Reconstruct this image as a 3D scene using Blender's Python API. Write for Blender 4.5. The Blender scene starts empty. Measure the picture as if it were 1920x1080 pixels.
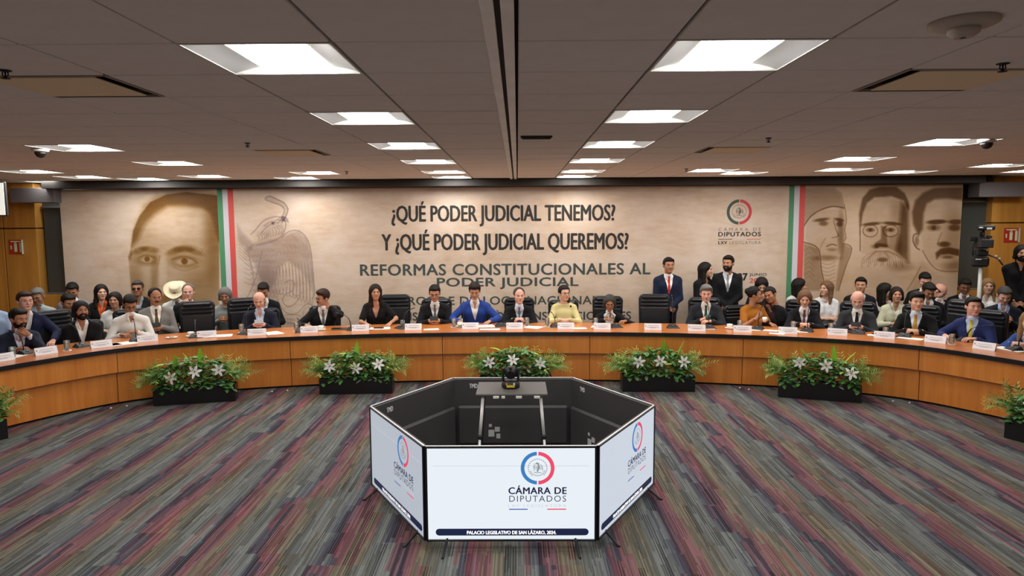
import bpy, math, random
import numpy as np
from math import pi, sin, cos, atan, atan2, radians, sqrt
from mathutils import Matrix, Vector, Euler
random.seed(7); RNG = np.random.default_rng(7)
scene = bpy.context.scene
COL = scene.collection

# ------------------------------------------------------------------ camera, world, exposure
CAM_H = 2.36; FPX = 1280.0
PITCH = atan(125/FPX); YAW = 0.0085; ROLL = 0.0057
CAM = np.array([0.055, 0.0, CAM_H])
_f = np.array([-sin(YAW)*cos(PITCH), cos(YAW)*cos(PITCH), -sin(PITCH)])
_r = np.array([cos(YAW), sin(YAW), 0.0]); _u = np.cross(_r, _f)
RV = _r*cos(ROLL)-_u*sin(ROLL); UV = _r*sin(ROLL)+_u*cos(ROLL)
cam_data = bpy.data.cameras.new('camera'); cam = bpy.data.objects.new('camera', cam_data); COL.objects.link(cam)
cam_data.sensor_width = 36.0; cam_data.lens = 36.0*FPX/1920.0; cam_data.clip_start = 0.05
cam.matrix_world = Matrix(((RV[0],UV[0],-_f[0],CAM[0]),(RV[1],UV[1],-_f[1],CAM[1]),(RV[2],UV[2],-_f[2],CAM[2]),(0,0,0,1)))
scene.camera = cam
world = bpy.data.worlds.new('world'); scene.world = world; world.use_nodes = True
world.node_tree.nodes['Background'].inputs[0].default_value = (0.9,0.93,1.0,1)
world.node_tree.nodes['Background'].inputs[1].default_value = 0.15
scene.view_settings.view_transform = 'Standard'; scene.view_settings.look = 'None'
scene.view_settings.gamma = 1.0; scene.view_settings.use_curve_mapping = False
scene.view_settings.exposure = 0.0
LIGHT_W = 33.0       # emission strength of the ceiling light diffusers
SCREEN_W = 0.93

def ray(px, py): return RV*(px-960)/FPX - UV*(py-540)/FPX + _f
def at_z(px, py, z):
    d = ray(px, py); return CAM + d*((z-CAM_H)/d[2])
def at_y(px, py, y):
    d = ray(px, py); return CAM + d*((y-CAM[1])/d[1])
def proj_x(p):
    v = np.array(p)-CAM; return 960+FPX*(v@RV)/(v@_f)

# ------------------------------------------------------------------ materials
def srgb(c):
    if isinstance(c, str): c = tuple(int(c[i:i+2], 16)/255 for i in (0,2,4))
    return tuple(((v+0.055)/1.055)**2.4 if v > 0.04045 else v/12.92 for v in c)
MATS = {}
def mat(name, col, rough=0.6, metal=0.0, noise=0.0, nscale=40.0, bump=0.0, emit=0.0, stretch=None, alpha=None, spec=0.5, sheen=0.0):
    if name in MATS: return MATS[name]
    m = bpy.data.materials.new(name); m.use_nodes = True; MATS[name] = m
    nt = m.node_tree; b = nt.nodes['Principled BSDF']; c = srgb(col)
    b.inputs['Base Color'].default_value = (*c, 1); b.inputs['Roughness'].default_value = rough
    b.inputs['Metallic'].default_value = metal; b.inputs['Specular IOR Level'].default_value = spec
    if sheen: b.inputs['Sheen Weight'].default_value = sheen
    if emit:
        b.inputs['Emission Color'].default_value = (*c, 1); b.inputs['Emission Strength'].default_value = emit
    if alpha is not None:
        b.inputs['Transmission Weight'].default_value = alpha; b.inputs['IOR'].default_value = 1.2
    if noise or bump:
        tc = nt.nodes.new('ShaderNodeTexCoord'); mp = nt.nodes.new('ShaderNodeMapping')
        nt.links.new(tc.outputs['Object'], mp.inputs[0])
        if stretch: mp.inputs['Scale'].default_value = stretch
        n = nt.nodes.new('ShaderNodeTexNoise'); n.inputs['Scale'].default_value = nscale; n.inputs['Detail'].default_value = 4
        nt.links.new(mp.outputs[0], n.inputs['Vector'])
        if noise:
            mx = nt.nodes.new('ShaderNodeMix'); mx.data_type = 'RGBA'
            mx.inputs[6].default_value = (*[max(0, v*(1-noise)) for v in c], 1); mx.inputs[7].default_value = (*[min(1, v*(1+noise)) for v in c], 1)
            nt.links.new(n.outputs[0], mx.inputs[0]); nt.links.new(mx.outputs[2], b.inputs['Base Color'])
            if emit: nt.links.new(mx.outputs[2], b.inputs['Emission Color'])
        if bump:
            bp = nt.nodes.new('ShaderNodeBump'); bp.inputs['Strength'].default_value = bump; bp.inputs['Distance'].default_value = 0.01
            nt.links.new(n.outputs[0], bp.inputs['Height']); nt.links.new(bp.outputs[0], b.inputs['Normal'])
    return m

class NT:
    """tiny helper to write shader maths"""
    def __init__(s, m): s.nt = m.node_tree
    def new(s, t, **k):
        n = s.nt.nodes.new(t)
        for a, v in k.items(): setattr(n, a, v)
        return n
    def setin(s, n, i, v):
        if hasattr(v, 'is_output') : s.nt.links.new(v, n.inputs[i])
        elif v is not None: n.inputs[i].default_value = v
    def m(s, op, a, b=None, c=None):
        n = s.new('ShaderNodeMath', operation=op)
        for i, v in enumerate((a, b, c)): s.setin(n, i, v)
        return n.outputs[0]
    def vec(s, x, y, z=0.0):
        n = s.new('ShaderNodeCombineXYZ')
        for i, v in enumerate((x, y, z)): s.setin(n, i, v)
        return n.outputs[0]
    def wn(s, v):
        n = s.new('ShaderNodeTexWhiteNoise', noise_dimensions='3D'); s.setin(n, 0, v); return n.outputs[0]
    def noise(s, v, scale, detail=3, rough=0.5):
        n = s.new('ShaderNodeTexNoise'); s.setin(n, 'Vector', v); n.inputs['Scale'].default_value = scale
        n.inputs['Detail'].default_value = detail; n.inputs['Roughness'].default_value = rough; return n.outputs[0]
    def ramp(s, f, stops, interp='LINEAR'):
        n = s.new('ShaderNodeValToRGB'); r = n.color_ramp; r.interpolation = interp
        while len(r.elements) < len(stops): r.elements.new(0.5)
        for e, (p, c) in zip(r.elements, stops): e.position = p; e.color = (*srgb(c), 1)
        s.setin(n, 0, f); return n.outputs[0]
    def mix(s, f, a, b, blend='MIX'):
        n = s.new('ShaderNodeMix', data_type='RGBA', blend_type=blend)
        for i, v in ((0, f), (6, a), (7, b)): s.setin(n, i, v)
        return n.outputs[2]

def carpet_material():
    m = bpy.data.materials.new('carpet'); m.use_nodes = True; h = NT(m)
    b = m.node_tree.nodes['Principled BSDF']; b.inputs['Roughness'].default_value = 0.95; b.inputs['Specular IOR Level'].default_value = 0.1
    tc = h.new('ShaderNodeTexCoord'); sx = h.new('ShaderNodeSeparateXYZ'); m.node_tree.links.new(tc.outputs['Object'], sx.inputs[0])
    x, y = sx.outputs[0], sx.outputs[1]
    xt = h.m('MULTIPLY', x, 2.0); ix = h.m('FLOOR', xt)
    yo = h.m('MULTIPLY', h.wn(h.vec(ix, 3.0, 1.0)), 1.0)
    yt = h.m('ADD', h.m('MULTIPLY', y, 2.0), h.m('MULTIPLY', h.m('FLOORED_MODULO', ix, 3.0), 0.333)); iy = h.m('FLOOR', yt)
    r1 = h.wn(h.vec(ix, iy, 5.0))
    # band position wanders a little from tile to tile
    u = h.m('FRACT', h.m('ADD', xt, h.m('MULTIPLY', h.m('SUBTRACT', r1, 0.5), 0.22)))
    line = h.m('FLOOR', h.m('MULTIPLY', x, 110.0))
    lr = h.wn(h.vec(line, 1.0, 2.0))
    seg = h.m('FLOOR', h.m('ADD', h.m('MULTIPLY', y, 2.6), h.m('MULTIPLY', lr, 7.0)))
    grp = h.m('FLOOR', h.m('MULTIPLY', x, 22.0)); gs = h.m('FLOOR', h.m('ADD', h.m('MULTIPLY', y, 2.0), h.m('MULTIPLY', h.wn(h.vec(grp, 8.0, 3.0)), 9.0)))
    gr = h.wn(h.vec(grp, gs, 4.0))
    u2 = h.m('FRACT', h.m('ADD', u, h.m('MULTIPLY', h.m('SUBTRACT', gr, 0.5), 0.20)))
    base = h.ramp(u2, [(0.0,'6c6f6e'),(0.16,'787a77'),(0.27,'5e6269'),(0.34,'4c4a54'),(0.385,'4f3c48'),(0.43,'6e5860'),(0.50,'7f5960'),(0.60,'7d5b5c'),(0.66,'76685b'),(0.74,'7b7363'),(0.84,'68665e'),(1.0,'6c6f6e')])
    lv = h.wn(h.vec(line, seg, 6.0))
    # fine yarn lines: alternate light / dark, dark groups in places
    alt = h.m('FLOORED_MODULO', line, 2.0)
    dk = h.m('GREATER_THAN', h.wn(h.vec(grp, gs, 9.0)), 0.80)
    dark = h.m('MULTIPLY', dk, alt)
    f1 = h.m('ADD', 0.50, h.m('MULTIPLY', lv, 0.62))
    f1 = h.m('MULTIPLY', f1, h.m('SUBTRACT', 1.0, h.m('MULTIPLY', dark, 0.55)))
    f1 = h.m('MULTIPLY', f1, h.m('SUBTRACT', 1.0, h.m('MULTIPLY', alt, 0.12)))
    fz = h.noise(tc.outputs['Object'], 350.0, 2)
    f1 = h.m('MULTIPLY', f1, h.m('ADD', 0.75, h.m('MULTIPLY', fz, 0.5)))
    rd = h.m('GREATER_THAN', h.wn(h.vec(grp, gs, 12.0)), 0.93)
    base = h.mix(h.m('MULTIPLY', rd, 0.30), base, (*srgb('96484e'), 1))
    col = h.mix(1.0, base, h.vec(f1, f1, f1), 'MULTIPLY')
    m.node_tree.links.new(col, b.inputs['Base Color'])
    bp = h.new('ShaderNodeBump'); bp.inputs['Strength'].default_value = 0.25; bp.inputs['Distance'].default_value = 0.004
    m.node_tree.links.new(f1, bp.inputs['Height']); m.node_tree.links.new(bp.outputs[0], b.inputs['Normal'])
    return m

def wood_material(name, c1, c2, c3, rough=0.3, axis='z', scale=1.0, coat=0.25):
    m = bpy.data.materials.new(name); m.use_nodes = True; h = NT(m); MATS[name] = m
    b = m.node_tree.nodes['Principled BSDF']; b.inputs['Roughness'].default_value = rough
    b.inputs['Coat Weight'].default_value = coat; b.inputs['Coat Roughness'].default_value = 0.18
    tc = h.new('ShaderNodeTexCoord'); mp = h.new('ShaderNodeMapping'); m.node_tree.links.new(tc.outputs['Object'], mp.inputs[0])
    mp.inputs['Scale'].default_value = (9*scale, 9*scale, 0.5*scale) if axis == 'z' else (0.6*scale, 6*scale, 6*scale)
    n1 = h.noise(mp.outputs[0], 1.3, 6, 0.65); n2 = h.noise(mp.outputs[0], 9.0, 3)
    f = h.m('ADD', h.m('MULTIPLY', n1, 0.8), h.m('MULTIPLY', n2, 0.2))
    c = h.ramp(f, [(0.3, c1), (0.52, c2), (0.75, c3)])
    m.node_tree.links.new(c, b.inputs['Base Color'])
    return m

def banner_material():
    m = bpy.data.materials.new('banner_vinyl'); m.use_nodes = True; h = NT(m)
    b = m.node_tree.nodes['Principled BSDF']; b.inputs['Roughness'].default_value = 0.55; b.inputs['Specular IOR Level'].default_value = 0.3
    tc = h.new('ShaderNodeTexCoord'); mp = h.new('ShaderNodeMapping'); m.node_tree.links.new(tc.outputs['Object'], mp.inputs[0])
    mp.inputs['Scale'].default_value = (0.7, 1, 1.0)
    n = h.noise(mp.outputs[0], 1.6, 7, 0.62)
    mp2 = h.new('ShaderNodeMapping'); m.node_tree.links.new(tc.outputs['Object'], mp2.inputs[0]); mp2.inputs['Scale'].default_value = (0.6, 1, 2.2)
    n2 = h.noise(mp2.outputs[0], 5.0, 5, 0.6)
    f = h.m('ADD', h.m('MULTIPLY', n, 0.65), h.m('MULTIPLY', n2, 0.35))
    c = h.ramp(f, [(0.30,'b89b82'),(0.42,'c8af98'),(0.52,'d1bca9'),(0.62,'d7c5b7'),(0.75,'cbb199')])
    # the print is warmer (ochre) towards the two portrait ends
    sx = h.new('ShaderNodeSeparateXYZ'); m.node_tree.links.new(tc.outputs['Object'], sx.inputs[0])
    e = h.m('MULTIPLY', h.m('SUBTRACT', sx.outputs[0], 4.75), 1.6)
    e = h.m('MINIMUM', h.m('MAXIMUM', e, 0.0), 1.0)
    c = h.mix(h.m('MULTIPLY', e, 0.42), c, (*srgb('bd9668'), 1))
    m.node_tree.links.new(c, b.inputs['Base Color'])
    return m

def vcol_material():
    m = bpy.data.materials.new('printed_ink'); m.use_nodes = True
    b = m.node_tree.nodes['Principled BSDF']; b.inputs['Roughness'].default_value = 0.55; b.inputs['Specular IOR Level'].default_value = 0.3
    a = m.node_tree.nodes.new('ShaderNodeVertexColor'); a.layer_name = 'ink'
    m.node_tree.links.new(a.outputs[0], b.inputs['Base Color']); return m

# ------------------------------------------------------------------ object helpers
def link(name, data, parent=None):
    o = bpy.data.objects.new(name, data); COL.objects.link(o)
    if parent is not None: o.parent = parent
    return o
def tag(o, label, cat=None, group=None, kind=None):
    if label: o['label'] = label
    if cat: o['category'] = cat
    if group: o['group'] = group
    if kind: o['kind'] = kind
    return o
def thing(name, label, cat, loc=(0,0,0), rz=0.0, group=None):
    o = bpy.data.objects.new(name, None); COL.objects.link(o); o.empty_display_size = 0.1
    o.location = loc; o.rotation_euler = (0,0,rz); return tag(o, label, cat, group)
def copy_tree(o, parent=None):
    c = o.copy(); COL.objects.link(c)
    if parent is not None: c.parent = parent
    for ch in o.children: copy_tree(ch, c)
    return c
def mesh_np(name, V, Fq, mats, midx=None, smooth=True):
    """V (n,3), Fq (m,4) or (m,3) arrays"""
    me = bpy.data.meshes.new(name); V = np.ascontiguousarray(V, np.float32); Fq = np.ascontiguousarray(Fq, np.int32)
    k = Fq.shape[1]; me.vertices.add(len(V)); me.vertices.foreach_set('co', V.ravel())
    me.loops.add(Fq.size); me.loops.foreach_set('vertex_index', Fq.ravel())
    me.polygons.add(len(Fq)); me.polygons.foreach_set('loop_start', np.arange(0, Fq.size, k, dtype=np.int32))
    me.polygons.foreach_set('loop_total', np.full(len(Fq), k, np.int32))
    if smooth: me.polygons.foreach_set('use_smooth', np.ones(len(Fq), bool))
    for m in (mats if isinstance(mats, (list, tuple)) else [mats]): me.materials.append(m)
    if midx is not None: me.polygons.foreach_set('material_index', np.asarray(midx, np.int32))
    me.update(calc_edges=True); return me

class MB:
    """collects simple solids into one mesh"""
    def __init__(s): s.v = []; s.f = []; s.sm = []; s.mi = []; s.cur = 0
    def add(s, vs, fs, smooth=False):
        o = len(s.v); s.v += [tuple(v) for v in vs]
        for f in fs: s.f.append(tuple(i+o for i in f)); s.sm.append(smooth); s.mi.append(s.cur)
        return s
    def box(s, c, d, rot=None, bev=0.0):
        x, y, z = d[0]/2, d[1]/2, d[2]/2
        if bev > 0:
            b = min(bev, x*.9, y*.9, z*.9); vs = []
            for sx in (-1,1):
                for sy in (-1,1):
                    for sz in (-1,1):
                        vs += [(sx*x, sy*(y-b), sz*(z-b)), (sx*(x-b), sy*y, sz*(z-b)), (sx*(x-b), sy*(y-b), sz*z)]
            I = lambda a,b_,c_,k: ((a*2+b_)*2+c_)*3+k
            fs = []
            for a in (0,1): fs.append([I(a,0,0,0),I(a,1,0,0),I(a,1,1,0),I(a,0,1,0)])
            for a in (0,1): fs.append([I(0,a,0,1),I(1,a,0,1),I(1,a,1,1),I(0,a,1,1)])
            for a in (0,1): fs.append([I(0,0,a,2),I(1,0,a,2),I(1,1,a,2),I(0,1,a,2)])
            for p in (0,1):
                for q in (0,1):
                    fs.append([I(p,q,0,0),I(p,q,1,0),I(p,q,1,1),I(p,q,0,1)])
                    fs.append([I(p,0,q,0),I(p,1,q,0),I(p,1,q,2),I(p,0,q,2)])
                    fs.append([I(0,p,q,1),I(1,p,q,1),I(1,p,q,2),I(0,p,q,2)])
            for a in (0,1):
                for b_ in (0,1):
                    for c_ in (0,1): fs.append([I(a,b_,c_,0),I(a,b_,c_,1),I(a,b_,c_,2)])
        else:
            vs = [(sx*x, sy*y, sz*z) for sx in (-1,1) for sy in (-1,1) for sz in (-1,1)]
            fs = [(0,1,3,2),(4,6,7,5),(0,4,5,1),(2,3,7,6),(0,2,6,4),(1,5,7,3)]
        R = rot if rot is not None else Matrix.Identity(3)
        vs = [tuple((R @ Vector(v)) + Vector(c)) for v in vs]
        return s.add(vs, fs)
    def tube(s, pts, r, n=8, caps=True, smooth=True):
        pts = [Vector(p) for p in pts]; rs = r if isinstance(r, (list, tuple)) else [r]*len(pts)
        vs = []; prev = None
        for i, p in enumerate(pts):
            d = (pts[min(i+1, len(pts)-1)]-pts[max(i-1, 0)]).normalized()
            if prev is None:
                a = Vector((0,0,1)) if abs(d.z) < 0.9 else Vector((1,0,0)); u = d.cross(a).normalized()
            else: u = (prev - d*prev.dot(d)).normalized()
            prev = u; w = d.cross(u)
            for k in range(n):
                t = 2*pi*k/n; vs.append(p+(u*cos(t)+w*sin(t))*rs[i])
        fs = []
        for i in range(len(pts)-1):
            for k in range(n): fs.append((i*n+k, i*n+(k+1)%n, (i+1)*n+(k+1)%n, (i+1)*n+k))
        s.add(vs, fs, smooth)
        if caps:
            o = len(s.v)-len(vs)
            s.f.append(tuple(o+k for k in range(n))[::-1]); s.sm.append(False); s.mi.append(s.cur)
            s.f.append(tuple(o+(len(pts)-1)*n+k for k in range(n))); s.sm.append(False); s.mi.append(s.cur)
        return s
    def lathe(s, prof, c=(0,0,0), n=20, smooth=True, R=None):
        vs = []
        for (r, z) in prof:
            for k in range(n):
                t = 2*pi*k/n; v = Vector((r*cos(t), r*sin(t), z))
                if R is not None: v = R @ v
                vs.append(v+Vector(c))
        fs = [(i*n+k, i*n+(k+1)%n, (i+1)*n+(k+1)%n, (i+1)*n+k) for i in range(len(prof)-1) for k in range(n)]
        s.add(vs, fs, smooth)
        o = len(s.v)-len(vs)
        if prof[0][0] > 1e-4: s.f.append(tuple(o+k for k in range(n))[::-1]); s.sm.append(False); s.mi.append(s.cur)
        if prof[-1][0] > 1e-4: s.f.append(tuple(o+(len(prof)-1)*n+k for k in range(n))); s.sm.append(False); s.mi.append(s.cur)
        return s
    def ball(s, c, r, n=12, m=8):
        r = r if isinstance(r, (tuple, list)) else (r, r, r)
        vs = []; fs = []
        for i in range(m+1):
            p = -pi/2+pi*i/m
            for k in range(n):
                t = 2*pi*k/n; vs.append((c[0]+r[0]*cos(p)*cos(t), c[1]+r[1]*cos(p)*sin(t), c[2]+r[2]*sin(p)))
        for i in range(m):
            for k in range(n): fs.append((i*n+k, i*n+(k+1)%n, (i+1)*n+(k+1)%n, (i+1)*n+k))
        return s.add(vs, fs, True)
    def prism(s, poly, y0, y1, plane='xz'):
        n = len(poly)
        if plane == 'xz': vs = [(a, y0, b) for a, b in poly]+[(a, y1, b) for a, b in poly]
        else: vs = [(a, b, y0) for a, b in poly]+[(a, b, y1) for a, b in poly]
        fs = [tuple(range(n)), tuple(range(2*n-1, n-1, -1))]+[(i, n+i, n+(i+1)%n, (i+1)%n) for i in range(n)]
        return s.add(vs, fs)
    def mesh(s, name, mats):
        me = bpy.data.meshes.new(name); me.from_pydata(s.v, [], s.f)
        me.polygons.foreach_set('use_smooth', s.sm)
        for m in (mats if isinstance(mats, (list, tuple)) else [mats]): me.materials.append(m)
        me.polygons.foreach_set('material_index', s.mi)
        me.update()
        import bmesh
        bm = bmesh.new(); bm.from_mesh(me); bmesh.ops.recalc_face_normals(bm, faces=bm.faces); bm.to_mesh(me); bm.free()
        return me
    def build(s, name, mats, parent=None): return link(name, s.mesh(name, mats), parent)

TXT = {}
def text_mesh(body, m, bold=0.0, depth=0.001, spacing=1.0, box=None, key=None):
    """flat lettering as real geometry in the local XZ plane facing -Y, fitted to box (x0,x1,z0,z1)"""
    cu = bpy.data.curves.new('lettering', 'FONT'); cu.body = body; cu.size = 1.0; cu.offset = 0.0
    cu.extrude = 0.0; cu.space_character = spacing; cu.resolution_u = 3; cu.align_x = 'LEFT'
    o = bpy.data.objects.new('lettering', cu); COL.objects.link(o)
    dg = bpy.context.evaluated_depsgraph_get(); dg.update()
    me = bpy.data.meshes.new_from_object(o.evaluated_get(dg)); bpy.data.objects.remove(o); bpy.data.curves.remove(cu)
    n = len(me.vertices); co = np.empty(n*3, np.float32); me.vertices.foreach_get('co', co); co = co.reshape(-1,3)
    x, z = co[:,0].copy(), co[:,1].copy(); x -= x.min(); x /= x.max()
    z -= z.min(); z /= z.max(); x0, x1, z0, z1 = box
    out = np.stack([x0+x*(x1-x0), np.zeros(n)-depth, z0+z*(z1-z0)], 1).astype(np.float32)
    me.vertices.foreach_set('co', out.ravel()); me.materials.clear(); me.materials.append(m); me.update()
    if bold > 0:      # heavier weight: the same outlines laid side by side
        import bmesh
        w = bold*(z1-z0)*1.6; bm = bmesh.new()
        for dx, dz in ((-w,0),(-w*.5,0),(0,0),(w*.5,0),(w,0),(0,w*.5),(0,-w*.5)):
            k0 = len(bm.verts); bm.from_mesh(me); bm.verts.ensure_lookup_table()
            for v in bm.verts[k0:]: v.co.x += dx; v.co.z += dz; v.co.y -= .00003*(k0/max(n,1))
        bm.to_mesh(me); bm.free(); me.update()
    return me

# ------------------------------------------------------------------ signed-distance modelling (bodies, clothes, hair)
def nets(f, lo, h):
    nx, ny, nz = f.shape; ins = f < 0
    c = [(i,j,k) for i in (0,1) for j in (0,1) for k in (0,1)]
    sl = lambda a, d: a[d[0]:nx-1+d[0], d[1]:ny-1+d[1], d[2]:nz-1+d[2]]
    cnt = sum(sl(ins, d).astype(np.int8) for d in c)
    act = np.argwhere((cnt > 0) & (cnt < 8)); idx = -np.ones((nx-1, ny-1, nz-1), np.int32)
    idx[act[:,0], act[:,1], act[:,2]] = np.arange(len(act))
    vals = np.stack([f[act[:,0]+d[0], act[:,1]+d[1], act[:,2]+d[2]] for d in c], 1)
    acc = np.zeros((len(act), 3)); num = np.zeros(len(act)); cn = np.array(c, float)
    for a in range(8):
        for b in range(a+1, 8):
            if abs(cn[a]-cn[b]).sum() != 1: continue
            va, vb = vals[:,a], vals[:,b]; s = (va < 0) != (vb < 0)
            t = np.where(s, va/np.where(s, va-vb, 1), 0)
            acc += np.where(s[:,None], cn[a]+t[:,None]*(cn[b]-cn[a]), 0); num += s
    V = (act+acc/np.maximum(num, 1)[:,None])*h+np.array(lo)
    Q = []
    for ax in range(3):
        a, b = [k for k in range(3) if k != ax]
        s0 = [slice(1, -1)]*3; s0[ax] = slice(0, -1); s1 = [slice(1, -1)]*3; s1[ax] = slice(1, None)
        A = ins[tuple(s0)]; B = ins[tuple(s1)]; e = np.argwhere(A != B)
        if not len(e): continue
        Ae = A[e[:,0], e[:,1], e[:,2]]
        g = e.copy(); g[:,a] += 1; g[:,b] += 1
        def cell(da, db):
            q = g.copy(); q[:,a] -= da; q[:,b] -= db; return idx[q[:,0], q[:,1], q[:,2]]
        q = np.stack([cell(1,1), cell(0,1), cell(0,0), cell(1,0)], 1)
        flip = Ae if ax != 1 else ~Ae
        q[~flip] = q[~flip][:, ::-1]; Q.append(q)
    return V, np.concatenate(Q)
def smin(a, b, k):
    h = np.clip(0.5+0.5*(b-a)/k, 0, 1); return b+(a-b)*h-k*h*(1-h)
def cone(P, a, b, ra, rb):
    a = np.array(a, float); b = np.array(b, float); ba = b-a; pa = P-a
    t = np.clip((pa@ba)/(ba@ba+1e-12), 0, 1); return np.linalg.norm(pa-t[...,None]*ba, axis=-1)-(ra+(rb-ra)*t)
def ell(P, c, r):
    r = np.array(r, float); q = (P-np.array(c))/r; k = np.linalg.norm(q, axis=-1); return (k-1)*r.min()*1.0
def grid(lo, hi, h):
    ax = [np.arange(lo[i]-h, hi[i]+2*h, h) for i in range(3)]
    return np.stack(np.meshgrid(*ax, indexing='ij'), -1), [lo[i]-h for i in range(3)]
def sdf_mesh(fn, lo, hi, h):
    P, l = grid(lo, hi, h); return nets(fn(P), l, h)
# ------------------------------------------------------------------ figures
SKIN = {'light':'d3a58c','mid':'bd8b6e','tan':'a87658','dark':'85593f','pink':'d8a38f'}
def skin(k): return mat('skin_'+k, SKIN[k], 0.55, noise=0.08, nscale=25, spec=0.35)
HAIRC = {'black':'16120f','brown':'33221a','dbrown':'241914','grey':'6d6a66','white':'b9b4ad','lbrown':'6d4f38','blond':'8d6f4c','greyblack':'3f3b38'}
def hairm(k): return mat('hair_'+k, HAIRC[k], 0.6, noise=0.45, nscale=55, stretch=(3,3,0.6), bump=0.5, spec=0.22)
def cloth(c, n=0.10): return mat('cloth_'+c, c, 0.85, noise=n, nscale=120, bump=0.12, spec=0.2, sheen=0.05)

def head_sdf(P, fem):
    w = 0.93 if fem else 1.0
    d = ell(P, (0,.012,.032), (.076*w,.096,.086)); d = smin(d, ell(P, (0,-.018,-.042), (.060*w,.070,.072)), .03)
    d = smin(d, cone(P, (-.012*w,-.066,-.094), (.012*w,-.066,-.094), .020, .020), .025)
    for s in (-1,1):
        d = smin(d, cone(P, (s*.036*w,-.060,-.022), (s*.034*w,-.056,-.05), .026, .020), .02)
        d = smin(d, cone(P, (s*.008,-.084,.022), (s*.045*w,-.070,.020), .010, .009), .012)
    for s in (-1,1):
        d = np.maximum(d, .015-np.linalg.norm(P-np.array((s*.031*w,-.100,.004)), axis=-1))
    d = smin(d, cone(P, (0,-.084,.012), (0,-.106,-.024), .007, .0115), .010)
    for s in (-1,1): d = smin(d, np.linalg.norm(P-np.array((s*.011,-.094,-.028)), axis=-1)-.008, .006)
    d = smin(d, cone(P, (-.017,-.086,-.054), (.017,-.086,-.054), .006, .006), .008)
    d = smin(d, cone(P, (-.014,-.085,-.065), (.014,-.085,-.065), .006, .006), .008)
    for s in (-1,1): d = smin(d, ell(P, (s*.077*w,.014,-.004), (.010,.020,.032)), .008)
    return smin(d, cone(P, (0,.022,-.05), (0,.034,-.165), .050*w, .052*w), .03)
HEADS = {}
def head_tmpl(fem):
    if fem not in HEADS: HEADS[fem] = sdf_mesh(lambda P: head_sdf(P, fem), (-.10,-.13,-.18), (.10,.12,.13), .0072)
    return HEADS[fem]
def hair_sdf(P, st):
    x, y, z = P[...,0], P[...,1], P[...,2]
    if st not in ('beard','stache'):
        th = np.arctan2(x, y+.02); P = P.copy(); rr = 1+.012*np.sin(th*17+z*30)+.010*np.sin(th*31-z*55)+.006*np.sin(z*120+th*5)
        P[...,0] *= rr; P[...,1] *= rr
    cap = ell(P, (0,.019,.041), (.0845,.104,.098))
    def line(yf, zf, sl):      # hairline: high on the forehead, receding temples, sideburns before the ears, low nape
        zl = zf-sl*(y-yf); zl = zl+.022*np.exp(-((np.abs(x)-.052)/.018)**2)*(y < -.03)
        zl = np.where((y > -.032) & (y < -.006), np.minimum(zl, -.008), zl); zl = np.where(y > .035, np.minimum(zl, -.055), zl)
        return (zl-z)*.8
    smx = lambda a, b, k: -smin(-a, -b, k)
    if st == 'short': return smx(smin(cap, ell(P, (.008,-.045,.088), (.058,.045,.030)), .025), line(-.085,.074,.95), .020)
    if st == 'full':
        d = smin(ell(P, (0,.012,.050), (.088,.106,.102)), ell(P, (.014,-.052,.100), (.062,.045,.034)), .025)
        return smx(d, line(-.085,.070,.95), .020)
    if st == 'recede': return smx(smx(cap, line(-.075,.088,1.1), .018), -ell(P, (0,-.10,.09), (.055,.085,.05)), .018)
    if st == 'bald': 
        d = np.maximum(ell(P, (0,.02,.030), (.083,.103,.086)), z-.035); return smx(d, line(-.03,.03,.9), .012)
    if st == 'pulled': 
        return smx(ell(P, (0,.018,.038), (.083,.104,.095)), line(-.085,.078,.85), .014)
    face = ell(P, (0,-.098,-.022), (.060,.060,.098))
    if st in ('long','longer','bob','curly','veil'):
        L = {'long':-.24,'longer':-.36,'bob':-.115,'curly':-.09,'veil':-.15}[st]; e = .012 if st == 'curly' else 0
        d = ell(P, (0,.018,.038), (.090+e,.108+e,.098+e))
        for s in (-1,1):
            d = smin(d, cone(P, (s*.066,.010,.02), (s*(.078+e),.012,L*.55), .028+e, .030+e), .03)
            if st in ('long','longer'): d = smin(d, cone(P, (s*.078,.012,L*.55), (s*.09,-.02,L), .030, .018), .02)
        d = smin(d, cone(P, (0,.06,.0), (0,.075,L), .075, .055), .04)
        return np.maximum(d, -face)
    if st == 'bun':
        d = smx(ell(P, (0,.018,.040), (.085,.106,.098)), line(-.085,.075,.85), .014)
        return smin(d, np.linalg.norm(P-np.array((0,.105,.055)), axis=-1)-.043, .02)
    if st == 'ponytail':
        d = smx(ell(P, (0,.018,.040), (.086,.107,.098)), line(-.085,.076,.85), .014)
        d = smin(d, cone(P, (.02,.10,.03), (.075,.06,-.10), .034, .030), .02)
        return smin(d, cone(P, (.075,.06,-.10), (.085,-.05,-.21), .030, .018), .02)
    if st == 'beard':
        d = smin(ell(P, (0,-.020,-.050), (.066,.078,.076)), ell(P, (0,-.07,-.098), (.03,.028,.03)), .02)
        d = np.maximum(d, z+.030+np.clip((np.abs(x)-.03), 0, .03)*-1.2); d = np.maximum(d, y-.012)
        return np.maximum(d, .0115-np.linalg.norm((P-np.array((0,-.098,-.058)))*np.array((.45,1,1.1)), axis=-1))
    if st == 'stache': return smin(cone(P, (0,-.099,-.043), (-.028,-.084,-.053), .0085, .005), cone(P, (0,-.099,-.043), (.028,-.084,-.053), .0085, .005), .006)
HAIRS = {}
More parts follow.
